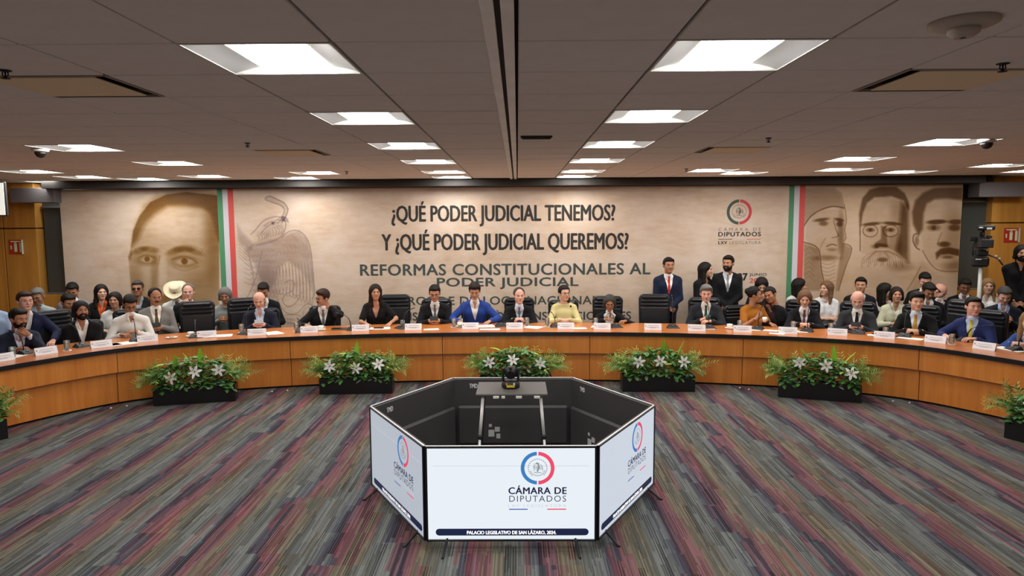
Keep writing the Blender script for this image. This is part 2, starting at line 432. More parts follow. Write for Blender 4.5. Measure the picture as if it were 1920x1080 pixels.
def hair_tmpl(st):
    if st not in HAIRS:
        lo, hi = (-.13,-.13,-.13), (.13,.19,.16); h = .0085
        if st in ('long','veil'): lo = (-.14,-.12,-.29)
        if st == 'longer': lo = (-.14,-.12,-.40)
        if st in ('bob','curly','veil') : lo = (-.14,-.12,-.23)
        if st == 'ponytail': lo = (-.12,-.12,-.24)
        if st in ('beard','stache'): lo, hi, h = (-.09,-.125,-.14), (.09,.03,.0), .006
        HAIRS[st] = sdf_mesh(lambda P: hair_sdf(P, st), lo, hi, h)
    return HAIRS[st]
def hand_sdf(P, curl):
    ds = None
    for i, (y, L, a0) in enumerate(((.033,.92,.10),(.011,1.0,.03),(-.011,.96,-.03),(-.032,.80,-.10))):
        b = np.array((.088-.004*abs(i-1.3), y, 0.0)); m = cone(P, (0,y*.45,0), b, .0145, .0105); p = b; ang = 0
        ds = m if ds is None else smin(ds, m, .010)
        for j, l in enumerate((.042,.026,.020)):
            ang += curl*(0.8, 1.1, 0.7)[j]; q = p+np.array((cos(ang)*cos(a0), sin(a0)*cos(ang), -sin(ang)))*l*L
            ds = smin(ds, cone(P, p, q, .0092-.0006*j, .0086-.0008*j), .002); p = q
    t0 = np.array((.022,.022,-.004)); t1 = np.array((.052,.050,-.016)); t2 = np.array((.082,.055,-.026-.015*curl)); t3 = np.array((.103,.050,-.036-.02*curl))
    ds = smin(ds, cone(P, t0, t1, .014, .0115), .008); ds = smin(ds, cone(P, t1, t2, .0105, .0095), .003); ds = smin(ds, cone(P, t2, t3, .0095, .008), .003)
    return smin(ds, cone(P, (-.05,0,0), (.01,0,0), .027, .024), .012)
HANDS = {}
def hand_tmpl(c):
    if c not in HANDS: HANDS[c] = sdf_mesh(lambda P: hand_sdf(P, c), (-.06,-.06,-.11), (.185,.075,.03), .0058)
    return HANDS[c]

def eyes_parts(fem):
    k = ('eyes', fem)
    if k in HEADS: return HEADS[k]
    w = .93 if fem else 1.0
    e = MB()
    for s in (-1,1):
        e.cur = 0; e.ball((s*.031*w,-.0775,.004), (.0138,.010,.0062), 10, 6)
        e.cur = 1; e.ball((s*.031*w,-.0855,.004), (.0068,.0046,.0062), 8, 6)
        if fem:
            e.cur = 1; e.tube([(s*.017,-.0865,.009),(s*.031,-.0900,.0145),(s*.045,-.0815,.010)], .0018, 5)
    b = MB()
    for s in (-1,1):
        b.tube([(s*.014*w,-.0945,.022),(s*.030*w,-.0905,.0285),(s*.050*w,-.0745,.023)], [.0032,.0038,.0018] if not fem else [.002,.0024,.001], 6)
    l = MB(); l.tube([(-.021,-.0865,-.0585),(-.008,-.0925,-.0555),(0,-.0925,-.057),(.008,-.0925,-.0555),(.021,-.0865,-.0585)], [.001,.0038,.0035,.0038,.001], 6)
    l.tube([(-.019,-.087,-.060),(0,-.0925,-.0655),(.019,-.087,-.060)], [.001,.0048,.001], 6)
    g = MB()
    for s in (-1,1):
        pts = [(s*.033+.023*cos(t), -.1035+abs(.33*(.033+s*.023*cos(t)*s))*0.35, .002+.0175*sin(t)) for t in np.linspace(0, 2*pi, 15)]
        g.tube(pts, .0017, 5, caps=False); g.tube([(s*.055,-.094,.006),(s*.078,-.03,.006),(s*.080,.012,.004)], .0016, 5)
    g.tube([(-.011,-.101,.005),(0,-.106,.008),(.011,-.101,.005)], .0016, 5)
    W = mat('eye_white','a89e94',0.4); D = mat('eye_iris','1b1310',0.25)
    HEADS[k] = (e.mesh('eyes', [W, D]), b, l, g); return HEADS[k]
BROWS = {}
def face_mesh(kind, mb, m, fem):
    k = (kind, m.name, fem)
    if k not in BROWS: BROWS[k] = mb.mesh(kind, m)
    return BROWS[k]

def ik(S, W, l1, l2, pole):
    S = np.array(S, float); W = np.array(W, float); d = W-S; L = np.linalg.norm(d)
    if L > (l1+l2)*.995: W = S+d*(l1+l2)*.995/L; d = W-S; L = np.linalg.norm(d)
    u = d/L; a = (l1*l1-l2*l2+L*L)/(2*L); hh = sqrt(max(l1*l1-a*a, 0)); p = np.array(pole, float); p -= u*(p@u); p /= np.linalg.norm(p)
    return S+u*a+p*hh, W
def place(T, M):
    V, Q = T; R = np.array(M)[:3,:3]; t = np.array(M)[:3,3]; Vn = V@R.T+t
    return Vn, (Q[:, ::-1] if np.linalg.det(R) < 0 else Q)

def person(label, X, Y, zc, a=0.0, hy=None, hp=0.0, hr=0.0, sex='m', sk='mid', hair='short', hc='black', top='suit', c='15171c', shirt='e6e3dd',
           tie=None, L='desk', Rr='desk', beard=None, bc=None, glasses=None, stand=False, lean=0.16, side=0.0, heavy=0.0, legs='1b1c20', curl=(.45,.45),
           vneck=.30, vw=.075, sleeve='long', hat=None, extra=None, dz=.79):
    """X, Y: ground point below the head; zc: height of the middle of the head; a: heading (0 looks at the camera side)"""
    fem = sex == 'f'; hy = a if hy is None else hy; rel = hy-a
    fx, fy = sin(a), -cos(a); rx, ry = cos(a), sin(a)
    px, py = X-fx*(lean+.035)-rx*side, Y-fy*(lean+.035)-ry*side
    t = thing('person', label, 'person', (px, py, 0), a)
    zs = zc-(.225 if fem else .236); zp = .93 if stand else .575
    if stand: zp = .53*(zc+.1)
    sw = (.150 if fem else .178); hs = .93 if fem else 1.0
    sy = lambda z: -lean*np.clip((z-zp)/(zs-zp), -.2, 1.3); sx = lambda z: side*np.clip((z-zp)/(zs-zp), -.2, 1.3)
    H = np.array((side, -lean-.035, zc)); hsz = .97 if fem else 1.0
    zw = zp+(zs-zp)*.42; pt = lambda x, y, z: (x+float(sx(z)), y+float(sy(z)), z)
    def torso(P, e):
        d = None
        for s in (-1,1):
            for q in (cone(P, pt(s*.07*hs,0,zp), pt(s*.055*hs,0,zw), .115+e, .096*hs+heavy*.5+e), cone(P, pt(s*.055*hs,0,zw), pt(s*.082*hs,0,zs-.10), .096*hs+heavy*.5+e, .104*hs+e),
                      cone(P, pt(0,.018,zs+.062), pt(s*(sw-.012),0.006,zs-.016), .046+e, .056+e)):
                d = q if d is None else smin(d, q, .035)
            if fem: d = smin(d, cone(P, pt(s*.07,-.062,zs-.165), pt(s*.06,-.04,zs-.22), .052+e, .05+e), .03)
        if heavy: d = smin(d, cone(P, pt(0,-.05,zw), pt(0,-.03,zw+.12), .10+heavy+e, .09+heavy*.5+e), .05)
        return d
    Rh = Euler((hp, hr, 0)).to_matrix(); Rh = Matrix.Rotation(rel, 3, 'Z') @ Rh
    nb = np.array(Rh @ Vector((0,.032,-.15)))+H
    # --- arms
    zd = dz
    PO = {'desk':((.13,-.44,zd),(.6,.25,-.7)),'desk_wide':((.24,-.42,zd),(.9,.2,-.5)),'clasp':((.062,-.40,zd+.025),(.8,.2,-.6)),'phone':((.082,-.40,zd+.015),(.7,.3,-.7)),'pen':((.10,-.42,zd+.02),(.8,.2,-.6)),
          'lap':((.10,-.30,zp+.13),(.6,.4,-.6)),'lapphone':((.06,-.30,zp+.25),(.7,.4,-.7)),'chin':((.045,-lean-.20,zc-.20),(.5,-.2,-.9)),'ear':((.12,-lean-.07,zc-.15),(.9,-.4,-.9)),
          'crossed':((-.09,-lean-.15,zs-.27),(.9,.2,-.5)),'front':((.025,-.17,zp+.01),(.9,.35,-.2)),'side':((.25,-.05,zp-.12),(.7,.7,0)),'hold':((.08,-.32,zs-.16),(.7,.2,-.8)),'mouth':((.06,-.30,zs-.10),(.8,.1,-.8)),
          'folder':((.05,-.22,zp+.12),(.8,.4,-.3))}
    arms = []
    for s, key in ((-1, L), (1, Rr)):
        tgt, pole = PO[key] if isinstance(key, str) else key
        S = np.array(pt(s*sw, .006, zs-.03)); W = np.array((s*tgt[0], tgt[1], tgt[2]))
        E_, W_ = ik(S, W, .285*hs, .25*hs, (s*pole[0], pole[1], pole[2])); arms.append((s, S, E_, W_, key))
    def armsd(P, e, upto=1.0, k=.02):
        d = None
        for s, S, E_, W_, key in arms:
            q = cone(P, S, E_, .050*hs+e, .041*hs+e)
            if upto >= .99: q = smin(q, cone(P, E_, E_+(W_-E_)*.92, .041*hs+e, .029*hs+e*.65), .02)
            d = q if d is None else np.minimum(d, q)
        return d
    AP = np.array([p for _,S,E_,W_,_ in arms for p in (S,E_,W_)])
    # --- legs
    lg = []
    for s in (-1,1):
        if stand: lg.append(((s*.085,0,zp),(s*.095,-.01,zp*.52),(s*.10,.015,.09)))
        else: lg.append(((s*.085,0,zp-.01),(s*.12,-.41,zp-.03),(s*.125,-.37,.10)))
    def legsd(P, e):
        d = None
        for A, K, B in lg:
            q = smin(cone(P, A, K, .082*hs+e, .055+e), cone(P, K, B, .053+e, .038+e), .02); d = q if d is None else np.minimum(d, q)
        return d
    # --- body: head, neck, trunk, arms, legs, hands in one mesh
    def fbody(P):
        d = smin(torso(P, -.010), armsd(P, -.004), .03); d = smin(d, cone(P, pt(0,.012,zs-.02), nb, .056*hs, .052*hs), .025)
        return smin(d, legsd(P, -.012), .03)
    lo = np.minimum(AP.min(0), (-.24, -.50 if not stand else -.2, .05))-.06; hi = np.maximum(AP.max(0), (.24,.14, zs+.16))+.06
    if not stand: lo[1] = min(lo[1], -.52)
    VB, QB = sdf_mesh(fbody, lo, hi, .021)
    parts = [(VB, QB)]
    MH = Matrix.Translation(Vector(H)) @ Rh.to_4x4()
    MH = MH @ Matrix.Diagonal((1.11*hsz,1.05*hsz,1.04*hsz,1))
    parts.append(place(head_tmpl(fem), MH))
    HP = []
    for s, S, E_, W_, key in arms:
        kk = key if isinstance(key, str) else 'desk'
        fd = Vector(W_-E_).normalized()
        if kk in ('desk','desk_wide','clasp','pen'): fd = (fd+Vector((-s*(.9 if kk == 'clasp' else .25), -.35, -.25 if W_[2] < .9 else 0))).normalized(); up = Vector((s*(.6 if kk=='clasp' else .1),0,1))
        elif kk in ('phone','lapphone'): fd = (fd+Vector((-s*.5,-.3,.1))).normalized(); up = Vector((s*1.0,-.5,.2))
        elif kk in ('chin','ear','mouth'): fd = (fd*.4+Vector((-s*.6,.2,.55))).normalized(); up = Vector((0,-1,.1))
        elif kk in ('front','folder'): fd = (Vector((-s*.9,-.2,-.45))).normalized(); up = Vector((0,-1,.2))
        elif kk == 'crossed': up = Vector((0,-1,.2)); fd = Vector((-s*.9,.1,-.1)).normalized()
        else: up = Vector((s*.3,-.3,1))
        z_ = (up-fd*up.dot(fd)).normalized(); y_ = z_.cross(fd)
        M = Matrix(((fd.x,y_.x,z_.x,W_[0]),(fd.y,y_.y,z_.y,W_[1]),(fd.z,y_.z,z_.z,W_[2]),(0,0,0,1)))
        if s > 0: M = M @ Matrix.Diagonal((1,1,1,1))
        # thumb on the inner side
        if (y_.x*(-s)) < 0 and kk not in ('chin','ear'): M = M @ Matrix.Diagonal((1,-1,1,1))
        cu = curl[0 if s < 0 else 1]
        if kk in ('clasp','phone','front','hold','mouth','lapphone','chin','ear','folder'): cu = max(cu, .62)
        M = M @ Matrix.Scale(.92 if fem else 1.0, 4)
        parts.append(place(hand_tmpl(round(cu,2)), M)); HP.append(np.array(M @ Vector((.09,0,-.03))))
    off = 0; Vs = []; Qs = []
    for V, Q in parts: Vs.append(V); Qs.append(Q+off); off += len(V)
    link('body', mesh_np('body', np.concatenate(Vs), np.concatenate(Qs), skin(sk)), t)
    # --- face
    em, bm_, lm_, gm_ = eyes_parts(fem)
    def onhead(name, me):
        o = link(name, me, t); o.matrix_local = MH; return o
    onhead('eyes', em); onhead('eyebrows', face_mesh('eyebrows', bm_, hairm('greyblack' if hc in ('white','grey') else ('dbrown' if hc == 'blond' else hc)), fem))
    onhead('lips', face_mesh('lips', lm_, mat('lips_'+('f' if fem else 'm'), '9c4a48' if fem else '8c5a4c', .5), fem))
    if glasses: onhead('glasses', face_mesh('glasses', gm_, mat('glasses_frame', '17171a', .3), fem))
    if glasses == 'sun':
        sg = MB(); [sg.ball((s*.033,-.098,.002), (.022,.004,.016), 10, 6) for s in (-1,1)]
        onhead('lenses', sg.mesh('lenses', mat('dark_lens', '0c0c0e', .15)))
    def tm(name, st, col):
        k = ('t', st, col)
        if k not in HAIRS: V, Q = hair_tmpl(st); HAIRS[k] = mesh_np(name, V, Q, hairm(col))
        onhead(name, HAIRS[k])
    if hair: tm('hair', hair, hc)
    if beard:
        for b_ in beard.split('+'): tm('beard' if b_ == 'beard' else 'moustache', b_, bc or hc)
    if hat:
        hm = MB(); hm.lathe([(.0,.13),(.06,.128),(.078,.115),(.084,.06),(.088,.045)], (0,.01,.0), 20)
        n = 28; vs = []; fs = []
        for i, r in enumerate((.086,.12,.155,.175)):
            for k in range(n):
                q = 2*pi*k/n; up = .055*(i/3)**1.5*abs(cos(q))**1.4; vs.append((r*cos(q)*(1-.12*i/3), r*sin(q)*1.05+.01, .045+up-.012*(i/3)*abs(sin(q))))
        fs = [(i*n+k, i*n+(k+1)%n, (i+1)*n+(k+1)%n, (i+1)*n+k) for i in range(3) for k in range(n)]; hm.add(vs, fs, True)
        hh = hm.mesh('cowboy_hat', mat('straw_hat', 'd9cdb0', .8, noise=.1)); o = onhead('cowboy_hat', hh); o.matrix_local = MH @ Matrix.Scale(1.04, 4); o['label'] = 'cream cowboy hat with upturned brim'
    # --- clothes
    jl = np.array((-.32,-.32,zp-.08)); jh = np.array((.32,.22,zs+.15)); AP2 = AP if sleeve == 'long' else AP[[0,1,3,4]]
    jl = np.minimum(jl, AP2.min(0)-.07); jh = np.maximum(jh, AP2.max(0)+.07)
    front = lambda P: P[...,1]-sy(P[...,2])
    def wedge(P, depth, w, e=0.0):   # V opening at the front, negative inside
        z = P[...,2]; ww = w*(z-(zs+.04-depth))/depth; return np.maximum((np.abs(P[...,0]-sx(z))-ww)*.9, front(P)+.015)
    neckc = lambda P, r: np.maximum(np.linalg.norm(P[...,:2]-np.array((float(sx(zs)), float(sy(zs))+.0)), axis=-1)-r, zs+.050-P[...,2])
    def armcut(P):
        d = None
        for s, S, E_, W_, key in arms:
            q = cone(P, S, S+(E_-S)*.72, .066*hs, .060*hs); d = q if d is None else np.minimum(d, q)
        return d
    if top == 'suit':
        def fj(P):
            d = smin(torso(P, .016), armsd(P, .016), .028)
            w1 = wedge(P, vneck, vw); lap = wedge(P, vneck+.04, vw+.045); d = np.where((lap < 0) & (P[...,2] > zs-.28), d-.006, d)
            if stand: d = smin(d, cone(P, pt(0,0,zp), pt(0,0,zp-.12), .15, .155), .05)
            d = np.maximum(d, -w1); return np.maximum(d, -neckc(P, .072))
        if stand: jl[2] = min(jl[2], zp-.30)
        V, Q = sdf_mesh(fj, jl, jh, .0165); link('jacket', mesh_np('jacket', V, Q, cloth(c)), t)
        if shirt:
            def fs_(P):
                d = torso(P, .004); d = smin(d, cone(P, pt(0,.012,zs+.02), pt(0,.010,zs+.086), .070*hs, .0595*hs), .012)
                d = np.maximum(d, front(P)-.05*np.clip((P[...,2]-zs+.02)*30, 0, 1.6)); d = np.maximum(d, np.abs(P[...,0]-sx(P[...,2]))-.125)
                if not tie: d = np.maximum(d, -wedge(P, .10, .028))
                return d
            V, Q = sdf_mesh(fs_, (-.14+min(side,0),-lean*1.3-.2,zs-.34), (.14+max(side,0),.12,zs+.12), .0125)
            o = len(V); Vl = [V]; Ql = [Q]
            for s, S, E_, W_, key in arms:
                u = (W_-E_)/np.linalg.norm(W_-E_); cb = MB().tube([tuple(W_-u*.055), tuple(W_-u*.004), tuple(W_-u*.006), tuple(W_-u*.02)], [.034*hs,.0335*hs,.030*hs,.028*hs], 12, caps=False)
                cv = np.array(cb.v); cf = np.array([f for f in cb.f if len(f) == 4]); Vl.append(cv); Ql.append(cf+o); o += len(cv)
            link('shirt', mesh_np('shirt', np.concatenate(Vl), np.concatenate(Ql), cloth(shirt, .04)), t)
    else:
        def ft(P):
            e = .010
            d = torso(P, e); 
            if sleeve == 'long': d = smin(d, armsd(P, .010), .028)
            elif sleeve == 'short': d = smin(d, armcut(P), .02)
            if top == 'shirt': d = smin(d, cone(P, pt(0,.012,zs+.02), pt(0,.010,zs+.080), .071*hs, .0605*hs), .012); d = np.maximum(d, -wedge(P, .10, .026))
            if top == 'v': d = np.maximum(d, -wedge(P, .25, .075)); d = np.maximum(d, -neckc(P, .085))
            if top == 'round': d = np.maximum(d, -np.maximum(neckc(P, .078), -.5)); 
            return d
        V, Q = sdf_mesh(ft, jl, jh, .0165); link({'shirt':'shirt','v':'dress_top','round':'blouse'}[top], mesh_np('top', V, Q, cloth(c, .12)), t)
    if tie:
        zz = np.linspace(zs+.058, zs+.045-vneck, 9); prof = []
        for z in zz:
            ys = np.linspace(-.3, .1, 161)+float(sy(z)); PP = np.stack([np.full(161, float(sx(z))), ys, np.full(161, z)], 1)
            dd = smin(torso(PP, .004), cone(PP, pt(0,.012,zs+.02), pt(0,.010,zs+.086), .070*hs, .0595*hs), .012); i = np.argmax(dd < 0); prof.append(ys[i] if dd[i] < 0 else float(sy(z))-.06)
        tb = MB(); vs = []; fs = []
        for i, z in enumerate(zz):
            w = .019 if i == 0 else (.013 if i == 1 else .014+.022*(i/8)); yy = prof[i]-.007-(.006 if i < 1 else 0)
            for dx, dy in ((-w,.003),(0,-.006),(w,.003)): vs.append((float(sx(z))+dx, yy+dy, z))
        for i in range(8):
            for k in (0,1): fs.append((i*3+k, i*3+k+1, (i+1)*3+k+1, (i+1)*3+k))
        n = len(vs); vs += [(v[0], v[1]+.008, v[2]) for v in vs]; fs += [tuple(q+n for q in f[::-1]) for f in fs]
        tb.add(vs, fs, True); tb.build('necktie', cloth(tie, .15), t)
    V, Q = sdf_mesh(lambda P: smin(legsd(P, .010), np.minimum(cone(P, (-.07,0,zp), (.07,0,zp), .125*hs, .125*hs), 9), .03), (-.24,-.53 if not stand else -.16,.09), (.24,.16,zp+.10), .024)
    link('trousers', mesh_np('trousers', V, Q, cloth(legs)), t)
    for A, K, B in lg:
        sb = MB(); sb.ball((B[0],B[1]-.055,.045), (.045,.135,.042), 12, 8); sb.box((B[0],B[1]-.055,.012), (.08,.25,.022), bev=.01); sb.build('shoe', mat('shoe_leather','141211',.3), t)
    t['hands'] = [float(v) for v in HP[0]]+[float(v) for v in HP[1]]
    return t
# ------------------------------------------------------------------ the room
CEIL = 3.08; YB = 12.0; XW = 9.6; YF = -4.0
M_wood_wall = wood_material('wall_wood', 'ab7530', 'c2893c', 'd49c4a', .45, 'z', .6, .1)
M_desk_wood = wood_material('desk_wood', 'bb6c27', 'cc7d33', 'dc9144', .32, 'z', .8, .3)
M_top_wood = wood_material('desktop_wood', 'b3622c', 'c47438', 'd28648', .3, 'x', 1.0, .25)
M_black = mat('black_lacquer', '141416', .3)
M_tile = mat('ceiling_tile', 'e8e3de', .9, noise=.06, nscale=6, bump=.05)
M_gap = mat('ceiling_gap', '3a332f', .9)
M_white_metal = mat('white_metal', 'd6d4cf', .4)
M_alu = mat('aluminium', 'f4f3f1', .4, metal=0, noise=.25, nscale=4)
M_dark = mat('dark_grey_wall', '35332f', .7)
M_glass_dark = mat('dark_window', '474d4b', .3)
M_grey = mat('grey_soffit', '6f6a6b', .7)
M_plate = mat('name_card_paper', 'eeeef2', .6)
M_paper = mat('paper_sheet', 'f0eee8', .7)
M_matte = mat('matte_black_plastic', '1a1b1d', .55)
M_leather = mat('black_leather', '1b1d21', .38, bump=.15, nscale=220)
M_chrome = mat('chrome', 'c8c8c8', .15, metal=1)
M_glass = mat('drinking_glass', 'e8f0f0', .04, alpha=.9)
M_banner = banner_material()

fl = MB().box((0, 4, -.05), (2*XW, 16.4, .1)).build('floor', carpet_material()); tag(fl, 'carpet tiles in grey, tan and rose stripes', kind='structure')
w = MB(); w.box((-XW-.05, 4, 1.55), (.1, 16.2, 3.2)); tag(w.build('wall_left', M_wood_wall), 'wood panelled side wall', kind='structure')
w = MB(); w.box((XW+.05, 4, 1.55), (.1, 16.2, 3.2)); tag(w.build('wall_right', M_wood_wall), 'wood panelled side wall', kind='structure')
w = MB(); w.box((0, YF-.05, 1.55), (2*XW+.2, .1, 3.2)); tag(w.build('wall_rear', mat('rear_wall','ece8e0',.8)), 'plain wall behind the viewer', kind='structure')
w = MB(); w.box((0, YB+.25, 1.55), (2*XW+.2, .1, 3.2)); wb = w.build('wall_back', M_dark); tag(wb, 'dark back wall behind the banner', kind='structure')
# wood cladding panels either side of the banner
for s in (-1, 1):
    x0 = 8.42 if s < 0 else 8.30
    for (a, b, z0, z1) in ((x0, 9.0, 0.0, 2.28), (9.01, XW, 0.0, 2.28), (x0, 9.0, 2.29, 3.08), (9.01, XW, 2.29, 3.08)):
        MB().box((s*(a+b)/2, YB+.1, (z0+z1)/2), (b-a-.008, .2, z1-z0-.008), bev=.004).build('panel', M_wood_wall, wb)
    MB().box((s*8.1, YB+.12, .55), (.62, .16, 1.1), bev=.004).build('panel', M_wood_wall, wb)
    o = MB().box((s*8.13, YB+.16, 1.9), (.50, .02, 1.62)).build('window_1' if s < 0 else 'window_2', M_glass_dark); tag(o, 'dark window strip beside the banner', kind='structure')
    fr = MB(); fr.box((s*8.13, YB+.14, 2.66), (.52, .05, .03)); fr.box((s*8.13, YB+.14, 1.12), (.52, .05, .03)); fr.build('window_frame', mat('grey_frame','77756f',.5), o)
    o = MB().box((s*8.25, YB-.14, 2.85), (.76, .30, .25), bev=.006).build('trim_%d' % (2 if s < 0 else 3), M_grey); tag(o, 'grey boxed soffit above the window strip', kind='structure')
o = MB().box((-.05, YB-.22, 3.02), (15.9, .36, .125), bev=.004).build('trim_1', mat('dark_soffit','302c2a',.7)); tag(o, 'dark pelmet running above the banner', kind='structure')

# ---- ceiling: backing, tiles, centre track
ce = MB().box((0, 4, CEIL+.07), (2*XW+.2, 16.4, .06)).build('ceiling', M_gap); tag(ce, 'suspended ceiling of grey-brown tiles', kind='structure')
TX = .63; TY = .58; Y0 = 2.82
edges = [0.055, .69]+[.69+TX*k for k in range(1, 15)]
def col_x(i): return (edges[i], edges[i+1])           # column i on either side
LIGHTS = []                                            # (side, col, row)
for r in (-6, -3, 0, 3, 6, 9, 12, 14): LIGHTS += [(-1,1,r), (1,1,r)]
LIGHTS += [(-1,6,6),(-1,6,9),(-1,10,11),(-1,10,13),(-1,7,13),(-1,9,14),(-1,12,15),(-1,4,12),(-1,5,14)]
LIGHTS += [(1,6,6),(1,6,9),(1,4,12),(1,5,13),(1,7,12),(1,9,13),(1,10,11),(1,12,13),(1,6,3)]
LIGHTS += [(s,6,r) for s in (-1,1) for r in (0,-4)]+[(-1,6,3)]
VENTS = [(-1,3,1),(1,3,1),(-1,3,7),(1,3,7)]
occ = set(LIGHTS)|set(VENTS)
tiles = []
for s in (-1, 1):
    for c in range(14):
        for r in range(-11, 16):
            if (s,c,r) in occ: continue
            x0, x1 = col_x(c); y0 = Y0+TY*r; y1 = min(y0+TY, YB-.40 if abs(x0) < 7.8 else YB)
            if y1-y0 < .1 or y0 < YF: continue
            tiles.append((s*(x0+x1)/2, (y0+y1)/2, x1-x0, y1-y0))
def visible(t):
    x, y = t[0], t[1]
    return y > 2.0 and abs(x) < .80*y+.6
vis = sorted([t for t in tiles if visible(t)], key=lambda t: t[0]**2+t[1]**2)
tmesh = {}
for x, y, wx, wy in vis[:300]:
    k = (round(wx,3), round(wy,3))
    if k not in tmesh: tmesh[k] = MB().box((0,0,0), (wx-.014, wy-.010, .02), bev=.004).mesh('tile', M_tile)
    o = link('tile', tmesh[k], ce); o.location = (x, y, CEIL+.010+random.uniform(-.0012,.0012)); o.rotation_euler = (random.uniform(-.002,.002), random.uniform(-.002,.002), 0)
rest = MB()
sel = set(id(t) for t in vis[:300])
for t in tiles:
    if id(t) not in sel: rest.box((t[0], t[1], CEIL+.010), (t[2]-.014, t[3]-.010, .02))
tag(rest.build('distant_tiles', M_tile, ce), 'the smallest and farthest tiles', kind='stuff')
tr = thing('ceiling_track', 'slotted metal track running down the middle of the ceiling', 'ceiling track', (-.010, 4, CEIL))
for s in (-1, 1):
    MB().box((s*.034, 0, -.004), (.046, 15.9, .022), bev=.003).build('metal_strip', M_alu, tr)
MB().box((0, 0, .012), (.022, 15.9, .01)).build('slot', M_gap, tr)

ordw = ['nearest', 'second', 'third', 'fourth', 'fifth', 'sixth']
M_glow = mat('lit_diffuser', 'fffdf8', .5, emit=LIGHT_W)
M_reflector = mat('white_reflector', 'f0f0ee', .35)
lm = {}
def light(s, c, r, label):
    x0, x1 = col_x(c); x = s*(x0+x1)/2; y = Y0+TY*(r+.5); wx = x1-x0-.006; wy = TY-.006
    t = thing('ceiling_light', label, 'ceiling light', (x, y, CEIL-.002), 0, 'square recessed ceiling lights')
    if 'f' not in lm:
        f = MB(); b = .009
        for sx in (-1,1): f.box((sx*(wx/2-b/2), 0, .008), (b, wy, .018))
        for sy_ in (-1,1): f.box((0, sy_*(wy/2-b/2), .008), (wx-2*b, b, .018))
        for sy_ in (-1,1): f.box((0, sy_*(wy/2-b-.002), .020), (wx-2*b, .004, .034))
        lm['f'] = f.mesh('frame', M_white_metal)
        a = wx/2-b; e = wy/2-b; i = .17; n = 9
        # curved white reflector wings on both sides of the glowing centre
        for sg in (-1, 1):
            vs = []; fs = []
            for k in range(n):
                q = k/(n-1); xx = sg*(a-(a-i)*q); zz = .002+.030*sin(q*pi/2)
                vs += [(xx, -e, zz), (xx, e, zz)]
            fs = [(2*k, 2*k+1, 2*k+3, 2*k+2) for k in range(n-1)]; rf = MB().add(vs, fs, True)
            lm['r%d' % sg] = rf.mesh('reflector', mat('reflector_paint', 'c4c4c4', .5))
        d = MB(); vs = []; fs = []
        for k in range(9):
            q = k/8; xx = -i+2*i*q; zz = .030-.022*sin(pi*q); vs += [(xx, -e, zz), (xx, e, zz)]
        fs = [(2*k, 2*k+1, 2*k+3, 2*k+2) for k in range(8)]; d.add(vs, fs, True)
        lm['d'] = d.mesh('diffuser', M_glow)
        lm['h'] = MB().box((0,0,.036), (wx-2*b, wy-2*b, .006)).mesh('housing', M_white_metal)
    hh = link('housing', lm['h'], t); link('frame', lm['f'], t)
    for n_, k in (('reflector','r-1'),('reflector','r1'),('diffuser','d')): link(n_, lm[k], hh)
for s in (-1, 1):
    sd = 'left' if s < 0 else 'right'
    for i, r in enumerate((0,3,6,9,12,14)):
        light(s, 1, r, '%s square lit panel from the viewer in the row just %s of the track' % (ordw[i], sd))
    for r, tx in ((-3,'just out of view above the viewer'), (-6,'behind the viewer')): light(s, 1, r, 'square lit panel %s, %s of the track' % (tx, sd))
    light(s, 6, 0, 'square lit panel beside the viewer, far %s, out of view' % sd); light(s, 6, -4, 'square lit panel behind the viewer, far %s' % sd)
LL = {(-1,6,3):'square lit panel far left, outside the picture edge', (-1,6,6):'large lone lit panel at far left beside the dome camera', (-1,6,9):'lit panel behind the one next to the left dome camera', (-1,10,11):'lit panel cut by the left picture edge',
      (-1,10,13):'lit panel at the left, above the wooden wall side of the banner', (-1,7,13):'small lit panel above the large printed portrait on the left', (-1,9,14):'lit panel close to the pelmet above the left end of the banner',
      (-1,12,15):'farthest left lit panel above the hanging screen', (-1,4,12):'lit panel above the printed eagle, front one of the pair', (-1,5,14):'lit panel above the printed eagle, rear one of the pair',
      (1,6,3):'lit panel just touching the right picture edge', (1,6,6):'large lone lit panel at the right beside the dome camera', (1,6,9):'lit panel behind the one next to the right dome camera', (1,4,12):'front one of two lit panels above the round logo',
      (1,5,13):'rear one of two lit panels above the round logo', (1,7,12):'lit panel above the printed man with a headscarf', (1,9,13):'lit panel above the printed bearded man', (1,10,11):'lit panel above the right end of the banner', (1,12,13):'lit panel at the far right near the grey soffit'}
for k, v in LL.items(): light(*k, v)
M_beige = mat('beige_vent_panel', 'f0dcb8', .7)
for s, c, r in VENTS:
    x0, x1 = col_x(c); x = s*(x0+x1)/2; y = Y0+TY*(r+.5)
    t = thing('air_vent', '%s ceiling air vent on the %s with a beige centre plate and dark slots' % ('large near' if r < 3 else 'distant', 'left' if s < 0 else 'right'), 'air vent', (x, y, CEIL), 0, 'square ceiling air vents')
    MB().box((s*.025, -.03, -.004), (TX-.09, TY-.10, .008), bev=.003).build('centre_plate', M_beige, t)
    MB().box((0,0,.03), (TX-.01, TY-.01, .02)).build('duct', mat('vent_black','141312',.8), t)
    f = MB(); [f.box((q*(TX/2-.012), 0, .004), (.012, TY-.02, .012)) for q in (-1,1)]; [f.box((0, q*(TY/2-.012), .004), (TX-.04, .012, .012)) for q in (-1,1)]
    f.build('frame', mat('vent_frame','a89c90',.7), t)
t = thing('air_vent', 'small dark slotted vent just right of the ceiling track', 'air vent', (.22, 5.93, CEIL-.004))
MB().box((0,0,0), (.27,.10,.02), bev=.006).build('frame', mat('vent_dark','2b2726',.6), t)
for k in range(4): MB().box((0,-.03+.02*k,-.012), (.24,.006,.01)).build('slat', M_matte, t)
